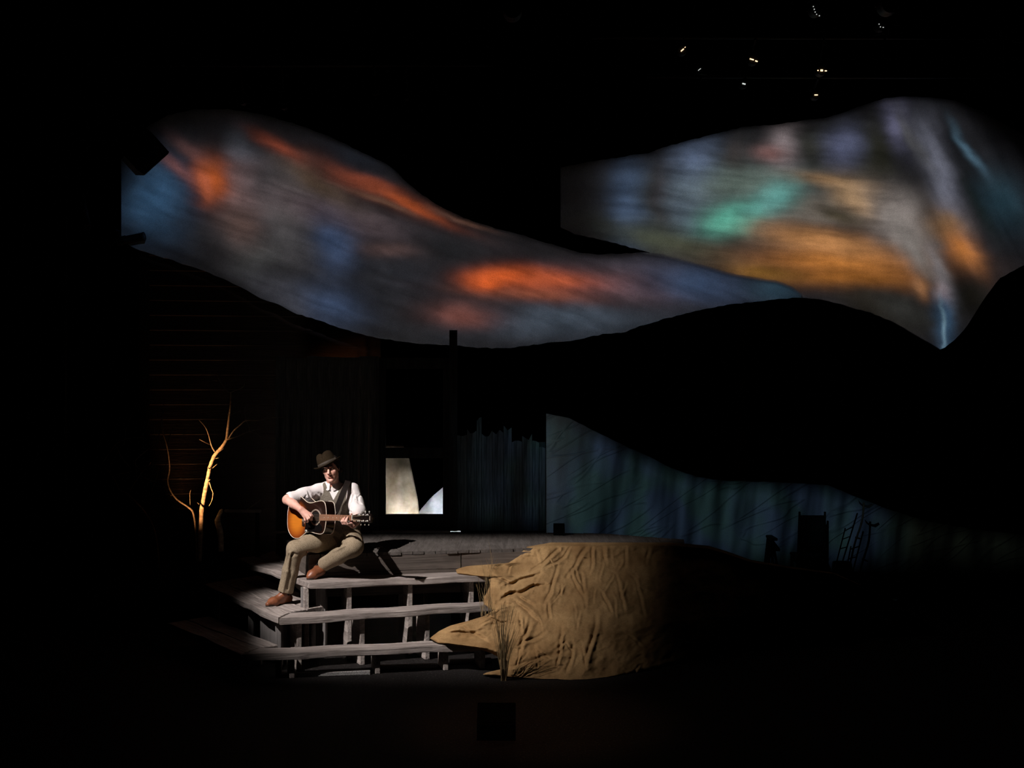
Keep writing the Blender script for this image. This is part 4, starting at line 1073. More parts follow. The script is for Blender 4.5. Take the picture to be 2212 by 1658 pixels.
# folds
rr = random.Random(5)
def folds(F_, a, b, R, n, amp, rad=0.010, mode='sub', ring=0.4, k=0.012, t0=0.07):
    """slanting creases round the limb a->b"""
    ax = b - a; L = np.linalg.norm(ax); ax = ax / L; e1 = np.cross(ax, V(0.3, 0.9, 0.2)); e1 /= np.linalg.norm(e1); e2 = np.cross(ax, e1)
    for i in range(n):
        t = rr.uniform(0.05, 0.95); ph = rr.uniform(0, 2 * PI); sp = rr.uniform(0.5, 1.1); sl_ = rr.uniform(-1, 1) * ring
        pts = []
        for q in range(5):
            s_ = (q / 4 - 0.5); an = ph + s_ * sp * 1.6; tt = min(0.93, max(t0, t + s_ * sl_))
            pts.append(a + ax * L * tt + (e1 * math.cos(an) + e2 * math.sin(an)) * (R + amp))
        F_.chain(pts, [rad * .4, rad, rad * 1.1, rad, rad * .4], k, mode)
folds(f, shR, cuR, 0.068, 9, 0.004, 0.007); folds(f, shL, cuL, 0.070, 6, 0.003, 0.006, ring=0.5, t0=0.3)
for q in ([(762, 1058), (764, 1070), (761, 1084), (757, 1096)], [(770, 1060), (774, 1074), (775, 1090)], [(752, 1068), (757, 1065), (761, 1064)]):
    f.chain([A(P(x, y, 11.950 - (y - 1056) * .0027)) for x, y in q], [0.002] + [0.0065] * (len(q) - 2) + [0.003], 0.014, 'sub')
f.noise(0.0022, 55, 2)
# openings
f.cap(nkb + V(0, 0, 0.02), nkb + V(0, 0, 0.14), 0.052, 0.060, 0.004, 'sub')
nd = cuR + (elR - shR) / np.linalg.norm(elR - shR) * 0.03
f.cap(cuR + (elR - cuR) * .2, elR + (elR - shR) * .5, 0.052, 0.052, 0.004, 'sub')
f.cap(cuL + (elL - cuL) * .2, elL + (elL - shL) * .5, 0.053, 0.053, 0.004, 'sub')
f.ell(nkb + V(-0.01, -0.075, 0.022), (0.012, 0.03, 0.028), None, 0.01, 'sub')
shirt = sdf_obj('shirt', f, shirt_m, root, 1)
# collar: two pointed leaves
for sx in (-1, 1):
    c0 = nkb + V(-0.006, 0, 0.040); vs = []; nA = 12
    for i in range(nA + 1):
        t = i / nA; a = PI * (0.5 - sx * (0.05 + 0.85 * t))
        fx_, fy_ = math.cos(a), -math.sin(a)
        top_ = c0 + V(fx_ * 0.062, fy_ * 0.068, 0.012 - 0.020 * (1 - t) ** 2)
        drop = 0.030 + 0.034 * max(0, 1 - abs(t - 0.10) / 0.28)
        bot_ = top_ + V(fx_ * 0.016, fy_ * 0.024, -drop)
        vs += [top_, bot_, bot_ + V(fx_, fy_, 0) * 0.005, top_ + V(fx_, fy_, 0.3) * 0.005]
    fs = []
    for i in range(nA):
        q = i * 4
        for e in range(4): fs.append((q + e, q + (e + 1) % 4, q + 4 + (e + 1) % 4, q + 4 + e))
    fs += [(0, 1, 2, 3), (nA * 4 + 3, nA * 4 + 2, nA * 4 + 1, nA * 4)]
    mk('collar', vs, fs, shirt_m, shirt, smooth=False)

# ------------------------------------------------------------------ vest
f = Field((-1.85, 11.75, 0.93), (-1.22, 12.32, 1.60), 0.0042)
f.chain([pel + V(0, 0, .03), waist, chest, nkb - V(0, 0, .012)], [0.124, 0.122, 0.1375, 0.078], 0.05, sq=(V(1, 0.1, 0), 1.22))
f.chain([chest + V(0, 0, .05), shR * .8 + chest * .2], [0.108, 0.072], 0.04); f.chain([chest + V(0, 0, .05), shL * .8 + chest * .2], [0.108, 0.074], 0.04)
f.cap(shR + V(.03, 0, .008), nkb + V(0, 0, .004), 0.060, 0.058, 0.03); f.cap(shL + V(-.03, 0, .008), nkb + V(0, 0, .004), 0.060, 0.058, 0.03)
folds(f, waist, chest, 0.14, 6, 0.004, 0.006, ring=0.3)
f.noise(0.002, 45, 6)
# arm holes
for sh, el, sx in ((shR, elR, -1), (shL, elL, 1)):
    f.cap(sh + V(sx * 0.02, 0, 0), sh + V(sx * 0.16, -0.0, 0.0), 0.088, 0.13, 0.006, 'sub')
    f.cap(sh + V(sx * 0.02, 0, -0.04), sh + V(sx * 0.10, 0.0, -0.16), 0.062, 0.09, 0.006, 'sub')
# neck opening and V
va = A(P(719, 1080, 11.86))
pL_ = A(P(699, 1043, 11.86)); pR_ = A(P(739, 1043, 11.86))
g = f.region(va - V(.2, .2, .0), va + V(.2, .13, .2), 0.0); sl, X, Y, Z = g
def edge(q, s_):
    dx_, dz_ = q[0] - va[0], q[2] - va[2]; L_ = math.hypot(dx_, dz_)
    return s_ * ((X - va[0]) * dz_ - (Z - va[2]) * dx_) / L_
wd_ = np.maximum(np.maximum(edge(pR_, 1), edge(pL_, -1)), Y - va[1] - 0.12)
f.apply(sl, wd_.astype(np.float32), 0.002, 'sub')
f.cap(nkb + V(0, 0, 0.0), nkb + V(0, 0, 0.14), 0.066, 0.075, 0.004, 'sub')
f.cut(pel + V(0, 0, 0.035), V(0.05, 0.0, -1))
vest = sdf_obj('vest', f, vest_m, root, 1)
btn = simple('horn_button', (0.05, 0.03, 0.02, 1), None, 30, 0.4, 0.5)
for (x, y) in ((720, 1085), (722, 1096), (740, 1140)):
    c = A(P(x, y, 11.862)); MB().lathe([(0.001, 0), (0.006, 0), (0.006, 0.004), (0.001, 0.005)], c, Vector((0, -1, 0)), 10).build('button', btn, vest)

# ------------------------------------------------------------------ trousers
f = Field((-2.16, 11.28, 0.46), (-1.18, 12.28, 1.14), 0.0045)
f.ell(pel + V(0, 0.01, -0.0), (0.165, 0.125, 0.105), None, 0.04)
f.chain([pel, waist - V(0, 0, .05)], [0.125, 0.125], 0.03, sq=(V(1, 0.1, 0), 1.2))
hemR = kneR + (ankR - kneR) * 0.965; hemL = kneL + (ankL - kneL) * 0.90
def leg(hip, kne, hem, r, md):
    f.chain([hip, hip * .5 + kne * .5 + md, kne], [r[0], r[1], r[2]], 0.035)
    d_ = kne + (hem - kne) * .45
    f.chain([kne, d_, hem], [r[2] - .003, r[3], r[4]], 0.03)
leg(hipR, kneR, hemR + (hemR - kneR) * .12, (0.102, 0.096, 0.074, 0.066, 0.068), V(0, -.055, .028)); leg(hipL, kneL, hemL + (hemL - kneL) * .12, (0.102, 0.092, 0.080, 0.068, 0.060), V(0, 0, -.005))
folds(f, hipR, kneR, 0.092, 7, 0.004, 0.009, ring=0.6, k=0.02); folds(f, hipL, kneL, 0.092, 6, 0.004, 0.009, ring=0.6, k=0.02)
folds(f, kneR, hemR, 0.070, 3, 0.006, 0.007, ring=0.8, k=0.02); folds(f, kneL, hemL, 0.068, 4, 0.005, 0.007, ring=0.8, k=0.02)
# long front crease of the right shin, folds at the groin and behind the knees
f.chain([kneR + V(-.03, -.075, -.02), kneR * .5 + hemR * .5 + V(-.015, -.078, 0), hemR + V(-.012, -.068, 0)], [0.006, 0.009, 0.006], 0.02)
f.chain([kneR + V(.0, -.082, -.06), kneR * .5 + hemR * .5 + V(.022, -.078, 0), hemR + V(.03, -.066, .03)], [0.004, 0.010, 0.006], 0.012, 'sub')
f.chain([kneL + V(-.06, -.06, .02), kneL * .5 + hemL * .5 + V(-.02, -.06, .05), hemL + V(-.005, -.05, .035)], [0.004, 0.007, 0.005], 0.016)
f.chain([A(P(650, 1200, 11.62)), A(P(664, 1188, 11.60))], [0.009, 0.005], 0.014, 'sub')
f.noise(0.002, 48, 3)
def hemcut(hem, kne, Rr):
    n = (hem - kne) / np.linalg.norm(hem - kne); g = f.region(hem - 0.14, hem + 0.14, 0)
    sl, X, Y, Z = g
    pl = (X - hem[0]) * n[0] + (Y - hem[1]) * n[1] + (Z - hem[2]) * n[2]
    f.d[sl] = np.maximum(f.d[sl], pl.astype(np.float32))
    f.cap(hem - n * 0.05, hem + n * 0.1, Rr, Rr, 0.002, 'sub')
hemcut(hemR, kneR, 0.054); hemcut(hemL, kneL, 0.050)
X = f.ax[2][None, None, :]
f.d = np.maximum(f.d, (ZP + 0.002 - X - 10.0 * (f.ax[1][None, :, None] < 11.76)).astype(np.float32))
trousers = sdf_obj('trousers', f, trouser_m, root, 1)

# ------------------------------------------------------------------ socks and shoes
def shoe(ank, heel, toe, zf, up=V(0, 0, 1)):
    d = toe - heel; L = np.linalg.norm(d); d = d / L; s_ = np.cross(d, up); s_ /= np.linalg.norm(s_)
    f = Field(np.minimum(np.minimum(ank, heel), toe) - 0.09, np.maximum(np.maximum(ank, heel), toe) + 0.09, 0.0035)
    f.chain([heel + d * .035 + up * .034, heel + d * L * .42 + up * .034, heel + d * L * .72 + up * .026, toe - d * .022 + up * .018], [0.034, 0.036, 0.040, 0.021], 0.03, sq=(s_, 1.08))
    f.chain([heel + d * .045 + up * .04, ank + (ank - (heel + d * .05)) * 0.0 + up * 0.0], [0.036, 0.038], 0.03)
    f.chain([heel + d * L * .62 + up * .045, ank + d * .02], [0.024, 0.034], 0.02)
    f.cap(ank + up * .022, ank + up * .09, 0.031, 0.034, 0.004, 'sub')
    f.chain([heel + d * L * .60 + up * .072 + s_ * .012, heel + d * L * .42 + up * .088 + s_ * .014], [0.002, 0.002], 0.002, 'sub')
    f.chain([heel + d * L * .60 + up * .072 - s_ * .012, heel + d * L * .42 + up * .088 - s_ * .014], [0.002, 0.002], 0.002, 'sub')
    o = sdf_obj('shoe', f, leather, root, 1)
    # sole and heel block
    pr = [(0.0, .022), (.02, .030), (L * .3, .027), (L * .5, .031), (L * .72, .041), (L * .88, .034), (L * .97, .017), (L, .004)]
    poly = [heel + d * x + s_ * w for x, w in pr] + [heel + d * x - s_ * w for x, w in reversed(pr)]
    MB().prism(poly, up * 0.010).build('shoe_sole', sole_m, o)
    return o
hR = A(P(628, 1300, 11.82)); hR[2] = Z2 + 0.003; tR = A(P(575, 1311, 11.54)); tR[2] = Z2 + 0.003
shoe(ankR + V(-.004, 0, -.012), hR, tR, Z2)
hL = A(P(700, 1240, 11.73)); tL = A(P(664, 1249, 11.56)); tL[2] = Z1 + 0.004; hL[2] = Z1 + 0.030
shoe(ankL + V(-0.008, -0.012, -.012), hL, tL, Z1)
for (a, kn_) in ((ankR, kneR), (ankL, kneL)):
    n = (kn_ - a) / np.linalg.norm(kn_ - a)
    MB().tube([a - n * .012, a + n * .05, a + n * .12], [0.040, 0.041, 0.044], 16).build('sock', sock_m, root, smooth=True)

# ------------------------------------------------------------------ guitar
root = empty('acoustic_guitar', gp(-0.15, 0, -0.05), 'sunburst acoustic guitar held across the lap of the seated person', 'guitar')
GM = Matrix(((gu[0], gw[0], gn[0], GS[0]), (gu[1], gw[1], gn[1], GS[1]), (gu[2], gw[2], gn[2], GS[2]), (0, 0, 0, 1)))
if GM.to_3x3().determinant() < 0: print('LEFT HANDED FRAME')
# body outline in (u, w): u from the tail (-0.36) to the neck joint (+0.13)
half = [(-0.372, 0.0), (-0.370, 0.05), (-0.358, 0.105), (-0.325, 0.155), (-0.275, 0.182), (-0.215, 0.184), (-0.165, 0.160), (-0.125, 0.137), (-0.090, 0.127), (-0.050, 0.127), (0.000, 0.136), (0.050, 0.143), (0.088, 0.140), (0.114, 0.122), (0.128, 0.085), (0.135, 0.040), (0.136, 0.0)]
hs = [Vector((p[0], p[1], 0)) for p in half]
sp_ = spline(hs, 4)
outl = [(p.x, max(0, p.y)) for p in sp_] + [(p.x, -max(0, p.y)) for p in reversed(sp_[1:-1])]
nO = len(outl); Tk = 0.105
burst, nt, b = mat('sunburst_top', 0.28, 0.5)
co = nt.node('ShaderNodeTexCoord').outputs['Object']
s3 = nt.sep(co)
ex_ = nt.m('DIVIDE', nt.m('ADD', s3[0], 0.245), 0.165); ey_ = nt.m('DIVIDE', nt.m('ADD', s3[1], 0.03), 0.195)
rr_ = nt.m('SQRT', nt.m('ADD', nt.m('MULTIPLY', ex_, ex_), nt.m('MULTIPLY', ey_, ey_)))
grain = nt.noise(nt.mapping(co, sc=(4, 220, 4)), 1.0, 2, 0.5).outputs['Fac']
c = nt.mix(nt.maprange(rr_, 0.25, 0.80, 0, 1, True), (0.66, 0.20, 0.018, 1), (0.30, 0.06, 0.008, 1))
c = nt.mix(nt.maprange(rr_, 0.62, 0.98, 0, 1, True), c, (0.008, 0.004, 0.003, 1))
c = nt.mix(nt.maprange(grain, 0.3, 0.7, 0.25, 0), c, (0.05, 0.012, 0.004, 1))
nt.put(b.inputs['Base Color'], c); b.inputs['Coat Weight'].default_value = 0.3; b.inputs['Coat Roughness'].default_value = 0.1
side_m = simple('dark_lacquered_side', (0.016, 0.006, 0.004, 1), (0.008, 0.004, 0.003, 1), 8, 0.16, 0.6)
def gmesh(name, vs, fs, m_, parent=root, smooth=False): return mk(name, [Vector(v) for v in vs], fs, m_, parent, M=GM.copy(), smooth=smooth)
sb = [(u_, w_, 0.0) for u_, w_ in outl] + [(u_, w_, -Tk) for u_, w_ in outl]
gbody = gmesh('guitar_body', sb, [tuple(range(nO))[::-1], tuple(range(nO, 2 * nO))] + [(i, (i + 1) % nO, nO + (i + 1) % nO, nO + i) for i in range(nO)], side_m)
# top plate with a round sound hole
hr = 0.052; nH = 48
cen_u = 0.0
vs = []; fs = []
ang = [math.atan2(w_, u_ - cen_u) for u_, w_ in outl]
inn = [(hr * math.cos(a), hr * math.sin(a)) for a in ang]
ins_ = 0.985
for (z) in (0.003,):
    vs += [(u_ * ins_ - 0.002, w_ * ins_, z) for u_, w_ in outl] + [(x, y, z) for x, y in inn]
    k = len(vs); vs += [(u_ * ins_ - 0.002, w_ * ins_, 0.0) for u_, w_ in outl] + [(x, y, 0.0) for x, y in inn]
for i in range(nO):
    j = (i + 1) % nO
    fs += [(i, j, nO + j, nO + i), (k + i, k + nO + i, k + nO + j, k + j), (i, k + i, k + j, j), (nO + i, nO + j, k + nO + j, k + nO + i)]
gmesh('soundboard', vs, fs, burst)
disc = lambda r, z, n=32: [(r * math.cos(2 * PI * i / n), r * math.sin(2 * PI * i / n), z) for i in range(n)]
gmesh('sound_hole', disc(0.0515, 0.0012) + disc(0.0515, 0.0004), [tuple(range(32)), tuple(range(63, 31, -1))] + [(i, (i + 1) % 32, 32 + (i + 1) % 32, 32 + i) for i in range(32)], simple('inside_dark', (0.004, 0.003, 0.002, 1)))
cream = simple('cream_binding', (0.72, 0.62, 0.50, 1), (0.6, 0.5, 0.4, 1), 30, 0.4, 0.4)
def gtube(name, pts, r, m_, closed=False, seg=6):
    P3 = [Vector(p) for p in pts] + ([Vector(pts[0])] if closed else [])
    mb = MB().tube(P3, r, seg, cap=not closed); return gmesh(name, mb.v, mb.f, m_, smooth=True)
gtube('binding', [(u_, w_, 0.0) for u_, w_ in outl], 0.0038, cream, True)
gtube('binding', [(u_, w_, -Tk) for u_, w_ in outl], 0.0034, cream, True)
for r_ in (0.062, 0.069):
    gtube('rosette_ring', [(r_ * math.cos(a), r_ * math.sin(a), 0.0035) for a in np.linspace(0, 2 * PI, 49)[:-1]], 0.0017, cream, True, 5)
# pickguard
pgp = [Vector((x, y, 0)) for x, y in [(0.048, -0.045), (0.085, -0.075), (0.095, -0.110), (0.060, -0.130), (0.0, -0.124), (-0.055, -0.129), (-0.095, -0.126), (-0.122, -0.134), (-0.130, -0.110), (-0.128, -0.060), (-0.122, -0.020), (-0.075, -0.006), (-0.071, -0.016), (-0.060, -0.040), (-0.030, -0.065), (0.005, -0.072), (0.035, -0.064)]]
pg = [(p.x, p.y) for p in pgp]
n = len(pg); gmesh('pickguard', [(x, y, 0.0048) for x, y in pg] + [(x, y, 0.002) for x, y in pg], [tuple(range(n)), tuple(range(2 * n - 1, n - 1, -1))] + [(i, (i + 1) % n, n + (i + 1) % n, n + i) for i in range(n)], simple('black_pickguard', (0.006, 0.005, 0.005, 1), None, 10, 0.2, 0.5))
rosew = simple('rosewood', (0.33, 0.15, 0.085, 1), (0.20, 0.085, 0.048, 1), 30, 0.5, 0.4, stretch=(0.2, 1, 1))
def gbox(name, c, s, m_, bev=0.0, parent=root):
    mb = MB().box(c, s, None, bev); return gmesh(name, mb.v, mb.f, m_, parent)
br = gbox('bridge', (-0.150, -0.002, 0.008), (0.030, 0.150, 0.010), simple('dark_bridge', (0.03, 0.012, 0.008, 1), None, 20, 0.5, 0.4), 0.002)
gbox('saddle', (-0.146, -0.002, 0.0145), (0.003, 0.075, 0.005), cream, parent=br)
white_p = simple('pearl_white', (0.8, 0.78, 0.72, 1), None, 10, 0.3, 0.5)
for i in range(6):
    mb = MB().lathe([(0.0028, 0.0), (0.0030, 0.004), (0.001, 0.005)], (-0.158, -0.029 + 0.0108 * i, 0.0125), (0, 0, 1), 8); gmesh('bridge_pin', mb.v, mb.f, white_p, br)
mb = MB().lathe([(0.013, 0.0), (0.013, 0.008), (0.010, 0.012), (0.001, 0.012)], (-0.110, -0.122, 0.003), (0, 0, 1), 18); gmesh('volume_knob', mb.v, mb.f, white_p)
mb = MB().lathe([(0.0065, 0.0), (0.0065, 0.003), (0.001, 0.0032)], (-0.110, -0.122, 0.0145), (0, 0, 1), 14); gmesh('knob_cap', mb.v, mb.f, MATS['black_pickguard'])
# neck, fingerboard, frets
nk = []
secs = [(0.10, 0.028, 0.020), (0.15, 0.0275, 0.019), (0.30, 0.0255, 0.018), (0.455, 0.023, 0.017), (0.47, 0.023, 0.016)]
for (u_, hw, dp) in secs:
    for q in range(9):
        a = PI * q / 8; nk.append((u_, hw * math.cos(a), -dp * math.sin(a) + 0.002))
fs = []
for i in range(len(secs) - 1):
    for q in range(9): fs.append((i * 9 + q, i * 9 + (q + 1) % 9, (i + 1) * 9 + (q + 1) % 9, (i + 1) * 9 + q))
fs += [tuple(range(9)), tuple(range(len(secs) * 9 - 1, len(secs) * 9 - 10, -1))]
neck = gmesh('neck', nk, fs, simple('mahogany', (0.10, 0.035, 0.018, 1), None, 20, 0.35, 0.5), smooth=True); autosmooth(neck, 40)
u0 = 0.055
fbv = [(u0, -0.0275, 0.003), (u0, 0.0275, 0.003), (0.47, 0.0225, 0.003), (0.47, -0.0225, 0.003), (u0, -0.0275, 0.009), (u0, 0.0275, 0.009), (0.47, 0.0225, 0.009), (0.47, -0.0225, 0.009)]
fb = gmesh('fingerboard', fbv, [(0, 3, 2, 1), (4, 5, 6, 7), (0, 1, 5, 4), (1, 2, 6, 5), (2, 3, 7, 6), (3, 0, 4, 7)], rosew)
fret_m = simple('nickel_silver', (0.75, 0.68, 0.55, 1), None, 10, 0.3, 0.6, 0.7)
scale_l = 0.47 + 0.146
for k_ in range(1, 21):
    u_ = 0.47 - scale_l * (1 - 2 ** (-k_ / 12.0))
    if u_ < u0 + 0.003: break
    hw = 0.0225 + (0.47 - u_) / (0.47 - u0) * 0.005
    gbox('fret', (u_, 0, 0.0095), (0.0022, 2 * hw, 0.002), fret_m, parent=fb)
for k_ in (3, 5, 7, 9, 12, 15):
    ua = 0.47 - scale_l * (1 - 2 ** (-(k_ - 0.5) / 12.0))
    mb = MB().lathe([(0.0035, 0), (0.0035, 0.0006), (0.001, 0.0006)], (ua, 0.0, 0.009), (0, 0, 1), 10); gmesh('fret_marker', mb.v, mb.f, white_p, fb)
gbox('nut', (0.4725, 0, 0.0085), (0.006, 0.047, 0.013), white_p, 0.001)
# headstock (turned slightly back) with six tuners
hsv = [(0.475, 0.022), (0.500, 0.027), (0.530, 0.036), (0.640, 0.040), (0.662, 0.034), (0.668, 0.010), (0.672, 0.0), (0.668, -0.010), (0.662, -0.034), (0.640, -0.040), (0.530, -0.036), (0.500, -0.027), (0.475, -0.022)]
tilt = lambda u_, z: z - (u_ - 0.475) * 0.20
n = len(hsv)
head = gmesh('headstock', [(x, y, tilt(x, 0.006)) for x, y in hsv] + [(x, y, tilt(x, -0.010)) for x, y in hsv], [tuple(range(n))[::-1], tuple(range(n, 2 * n))] + [(i, (i + 1) % n, n + (i + 1) % n, n + i) for i in range(n)], simple('black_headstock', (0.010, 0.006, 0.005, 1), None, 10, 0.22, 0.5))
chrome = simple('bright_nickel', (0.85, 0.80, 0.74, 1), None, 10, 0.35, 0.8, 0.35)
for sx in (-1, 1):
    for q in range(3):
        u_ = 0.545 + 0.040 * q
        mb = MB().lathe([(0.0095, 0), (0.0085, 0.003), (0.0050, 0.006), (0.0045, 0.014), (0.0055, 0.018), (0.001, 0.0195)], (u_, sx * 0.026, tilt(u_, 0.006)), (0, 0, 1), 10)
        mb.tube([(u_, sx * 0.030, tilt(u_, -0.013)), (u_, sx * 0.050, tilt(u_, -0.013))], 0.0028, 6)
        mb.lathe([(0.003, 0), (0.0065, 0.003), (0.0065, 0.011), (0.002, 0.014)], (u_, sx * 0.048, tilt(u_, -0.013)), (0, sx, 0), 10)
        gmesh('tuning_peg', mb.v, mb.f, chrome, head)
# pale inlay line at the head's end
gbox('inlay', (0.648, 0.0, tilt(0.648, 0.0065)), (0.004, 0.036, 0.002), cream, parent=head)
string_m = simple('bronze_string', (0.7, 0.5, 0.32, 1), None, 10, 0.35, 0.6, 0.8)
for i in range(6):
    w0 = -0.029 + 0.0108 * i; w1 = -0.0175 + 0.007 * i
    pq = [(-0.146, w0, 0.0172), (0.472, w1, 0.0155), (0.545 + 0.040 * (2 - abs(i - 2.5) // 1 if True else 0), (0.026 if i > 2 else -0.026), tilt(0.58, 0.014))]
    mb = MB().tube([Vector(p) for p in pq], 0.0008 - 0.00007 * i, 5); gmesh('guitar_string', mb.v, mb.f, string_m)
# strap over the left shoulder to the neck side of the body
sps = [gp(0.085, 0.06, -Tk - 0.006), A(P(723, 1108, 11.84)), A(P(733, 1085, 11.845)), A(P(742, 1062, 11.87)), A(P(749, 1046, 11.93)), A(P(752, 1037, 12.01)), A(P(751, 1045, 12.10)), A(P(742, 1075, 12.17)), A(P(722, 1110, 12.17))]
sc_ = spline([Vector(p) for p in sps], 6); vs = []; fs = []
for i, p in enumerate(sc_):
    t = (sc_[min(i + 1, len(sc_) - 1)] - sc_[max(i - 1, 0)]).normalized()
    out_ = (p - Vector(chest + V(0, 0, -.0))); out_ = (out_ - t * out_.dot(t)).normalized(); s_ = t.cross(out_).normalized()
    hwd = 0.026
    vs += [p - s_ * hwd, p + s_ * hwd, p + s_ * hwd + out_ * 0.004, p - s_ * hwd + out_ * 0.004]
for i in range(len(sc_) - 1):
    q = i * 4
    for e in range(4): fs.append((q + e, q + (e + 1) % 4, q + 4 + (e + 1) % 4, q + 4 + e))
fs += [(0, 1, 2, 3), (len(vs) - 1, len(vs) - 2, len(vs) - 3, len(vs) - 4)]
mk('strap', vs, fs, dark_leather, root, smooth=False)
# ================================================================== BARE TREES AT THE LEFT
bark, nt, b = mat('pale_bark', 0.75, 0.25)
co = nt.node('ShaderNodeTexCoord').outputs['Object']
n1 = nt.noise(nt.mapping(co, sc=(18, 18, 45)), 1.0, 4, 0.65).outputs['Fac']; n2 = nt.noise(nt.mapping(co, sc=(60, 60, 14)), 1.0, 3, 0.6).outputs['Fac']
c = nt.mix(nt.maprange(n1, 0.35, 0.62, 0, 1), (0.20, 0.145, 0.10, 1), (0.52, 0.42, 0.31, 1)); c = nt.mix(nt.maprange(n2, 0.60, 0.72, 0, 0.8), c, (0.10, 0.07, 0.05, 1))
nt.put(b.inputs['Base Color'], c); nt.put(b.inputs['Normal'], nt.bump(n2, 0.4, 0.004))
ZX = lambda q: (180 + q[0] / 3.454, 760 + q[1] / 3.454)      # from a magnified view of the photograph
def limb(name, pts, r0, r1, Y0, dY, parent, m_=None, knots=True):
    R_ = random.Random(hash((round(pts[0][0]), round(pts[-1][1]))) & 0xffff)
    w = []
    n = len(pts)
    for i, q in enumerate(pts):
        x, y = ZX(q); w.append(P(x, y, Y0 + dY * i / max(1, n - 1)))
    sp = spline(w, 5) if n > 2 else [w[0], (w[0] + w[1]) / 2 + Vector((R_.uniform(-.004, .004),) * 3), w[1]]
    m_n = len(sp); rad = []
    for i in range(m_n):
        t = i / (m_n - 1); rad.append((r0 + (r1 - r0) * t) * (1 + (R_.uniform(-.10, .16) if knots else 0)))
    mb = MB().tube(sp, rad, 9 if r0 > 0.012 else 6)
    return mb.build(name, m_ or bark, parent, smooth=True)
YT = 13.3
root = empty('bare_tree', P(433, 1212, YT), 'bare tree with pale crooked trunk lit orange at left of the porch', 'tree')
tr = limb('trunk', [(862, 1560), (872, 1400), (880, 1290), (885, 1180), (905, 1060), (925, 960), (945, 860), (975, 780), (1005, 740), (1040, 700), (1068, 655)], 0.028, 0.013, YT, 0.0, root)
for q, r0, r1, dY in [
    ([(1068, 655), (1078, 570), (1088, 480), (1097, 400), (1100, 310), (1098, 285)], .013, .005, .1),
    ([(1065, 655), (1100, 645), (1160, 625), (1230, 595), (1340, 570)], .008, .002, -.35),
    ([(1085, 645), (1120, 590), (1170, 545), (1215, 512), (1300, 510), (1400, 492), (1500, 485)], .007, .0018, .3),
    ([(980, 742), (955, 695), (935, 620), (910, 560), (862, 505)], .007, .0025, -.25),
    ([(940, 970), (955, 1020), (968, 1055), (958, 1110), (938, 1148)], .006, .003, -.12),
    ([(1100, 300), (1075, 290), (1020, 220), (1000, 170)], .0045, .0015, .25), ([(1100, 300), (1140, 285), (1190, 262), (1203, 235)], .004, .0015, -.2)]:
    bro = limb('branch', q, r0, r1, YT, dY, root)
for q, r0, r1, dY in [([(948, 692), (868, 652)], .005, .003, -.2), ([(965, 865), (998, 835)], .004, .002, -.1), ([(1010, 745), (1048, 718)], .005, .003, -.1), ([(985, 795), (1010, 790)], .003, .002, 0),
    ([(1092, 475), (1130, 455), (1190, 435)], .0035, .0015, .1), ([(1213, 512), (1205, 460), (1207, 405)], .003, .001, .1), ([(1237, 590), (1237, 560), (1215, 512)], .003, .002, .1), ([(1230, 592), (1290, 610), (1330, 635)], .003, .001, -.1),
    ([(1000, 215), (960, 210), (945, 200)], .002, .001, .1), ([(1290, 400), (1340, 385), (1385, 335)], .002, .001, .2), ([(1207, 440), (1250, 420), (1300, 395)], .002, .0012, .2), ([(865, 1135), (850, 1120)], .005, .004, 0), ([(935, 960), (945, 950)], .007, .005, -.05),
    ([(940, 870), (928, 860)], .005, .004, -.05), ([(1078, 470), (1072, 455)], .003, .002, 0), ([(1400, 492), (1430, 470), (1435, 440)], .002, .001, .1)]:
    limb('twig', q, r0, r1, YT - 0.02, dY, root)
root = empty('bare_sapling', P(420, 1200, YT - 0.15), 'slender forked bare sapling left of the orange lit tree', 'tree')
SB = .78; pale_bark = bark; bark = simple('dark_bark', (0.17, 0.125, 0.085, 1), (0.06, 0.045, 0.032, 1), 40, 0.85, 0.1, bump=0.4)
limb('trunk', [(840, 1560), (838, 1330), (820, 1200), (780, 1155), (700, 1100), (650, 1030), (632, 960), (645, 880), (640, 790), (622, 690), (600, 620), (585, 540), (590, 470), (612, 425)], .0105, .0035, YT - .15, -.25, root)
for q, r0, r1, dY in [
    ([(622, 690), (570, 660), (535, 610), (530, 560)], .006, .002, -.1), ([(622, 690), (650, 610), (665, 572), (680, 568)], .005, .002, .15), ([(548, 682), (565, 620), (605, 568)], .006, .0025, -.15),
    ([(552, 690), (548, 740), (525, 800), (512, 870)], .005, .003, .1), ([(545, 682), (470, 735), (385, 820), (440, 885), (490, 845), (505, 822)], .0055, .002, -.3), ([(588, 470), (595, 400), (612, 350)], .004, .0015, .1),
    ([(385, 820), (320, 800)], .003, .0015, .0), ([(387, 822), (393, 880), (395, 950)], .003, .001, .1), ([(442, 890), (380, 980), (350, 1030)], .004, .002, -.1), ([(445, 935), (525, 965), (545, 945), (555, 900), (560, 855)], .004, .002, .1),
    ([(545, 960), (510, 1030), (505, 1095), (498, 1160)], .004, .003, .1), ([(605, 900), (625, 800), (633, 780)], .004, .003, .1), ([(585, 895), (605, 905), (625, 960)], .004, .002, .1), ([(798, 1140), (795, 1060), (802, 1030)], .004, .002, -.1),
    ([(560, 680), (566, 600), (562, 540)], .0045, .002, .15), ([(553, 735), (582, 712)], .003, .002, 0), ([(465, 820), (478, 850), (505, 822)], .003, .0015, -.1), ([(590, 435), (560, 400), (545, 370)], .002, .001, .1), ([(560, 905), (605, 905)], .002, .002, 0), ([(648, 1070), (675, 1068)], .004, .003, 0)]:
    limb('branch', q, r0 * SB, r1 * SB, YT - .22, dY, root)
root = empty('bare_bush', P(300, 1215, YT + 0.2), 'dim tangle of bare branches at the far left behind the sapling', 'bush')
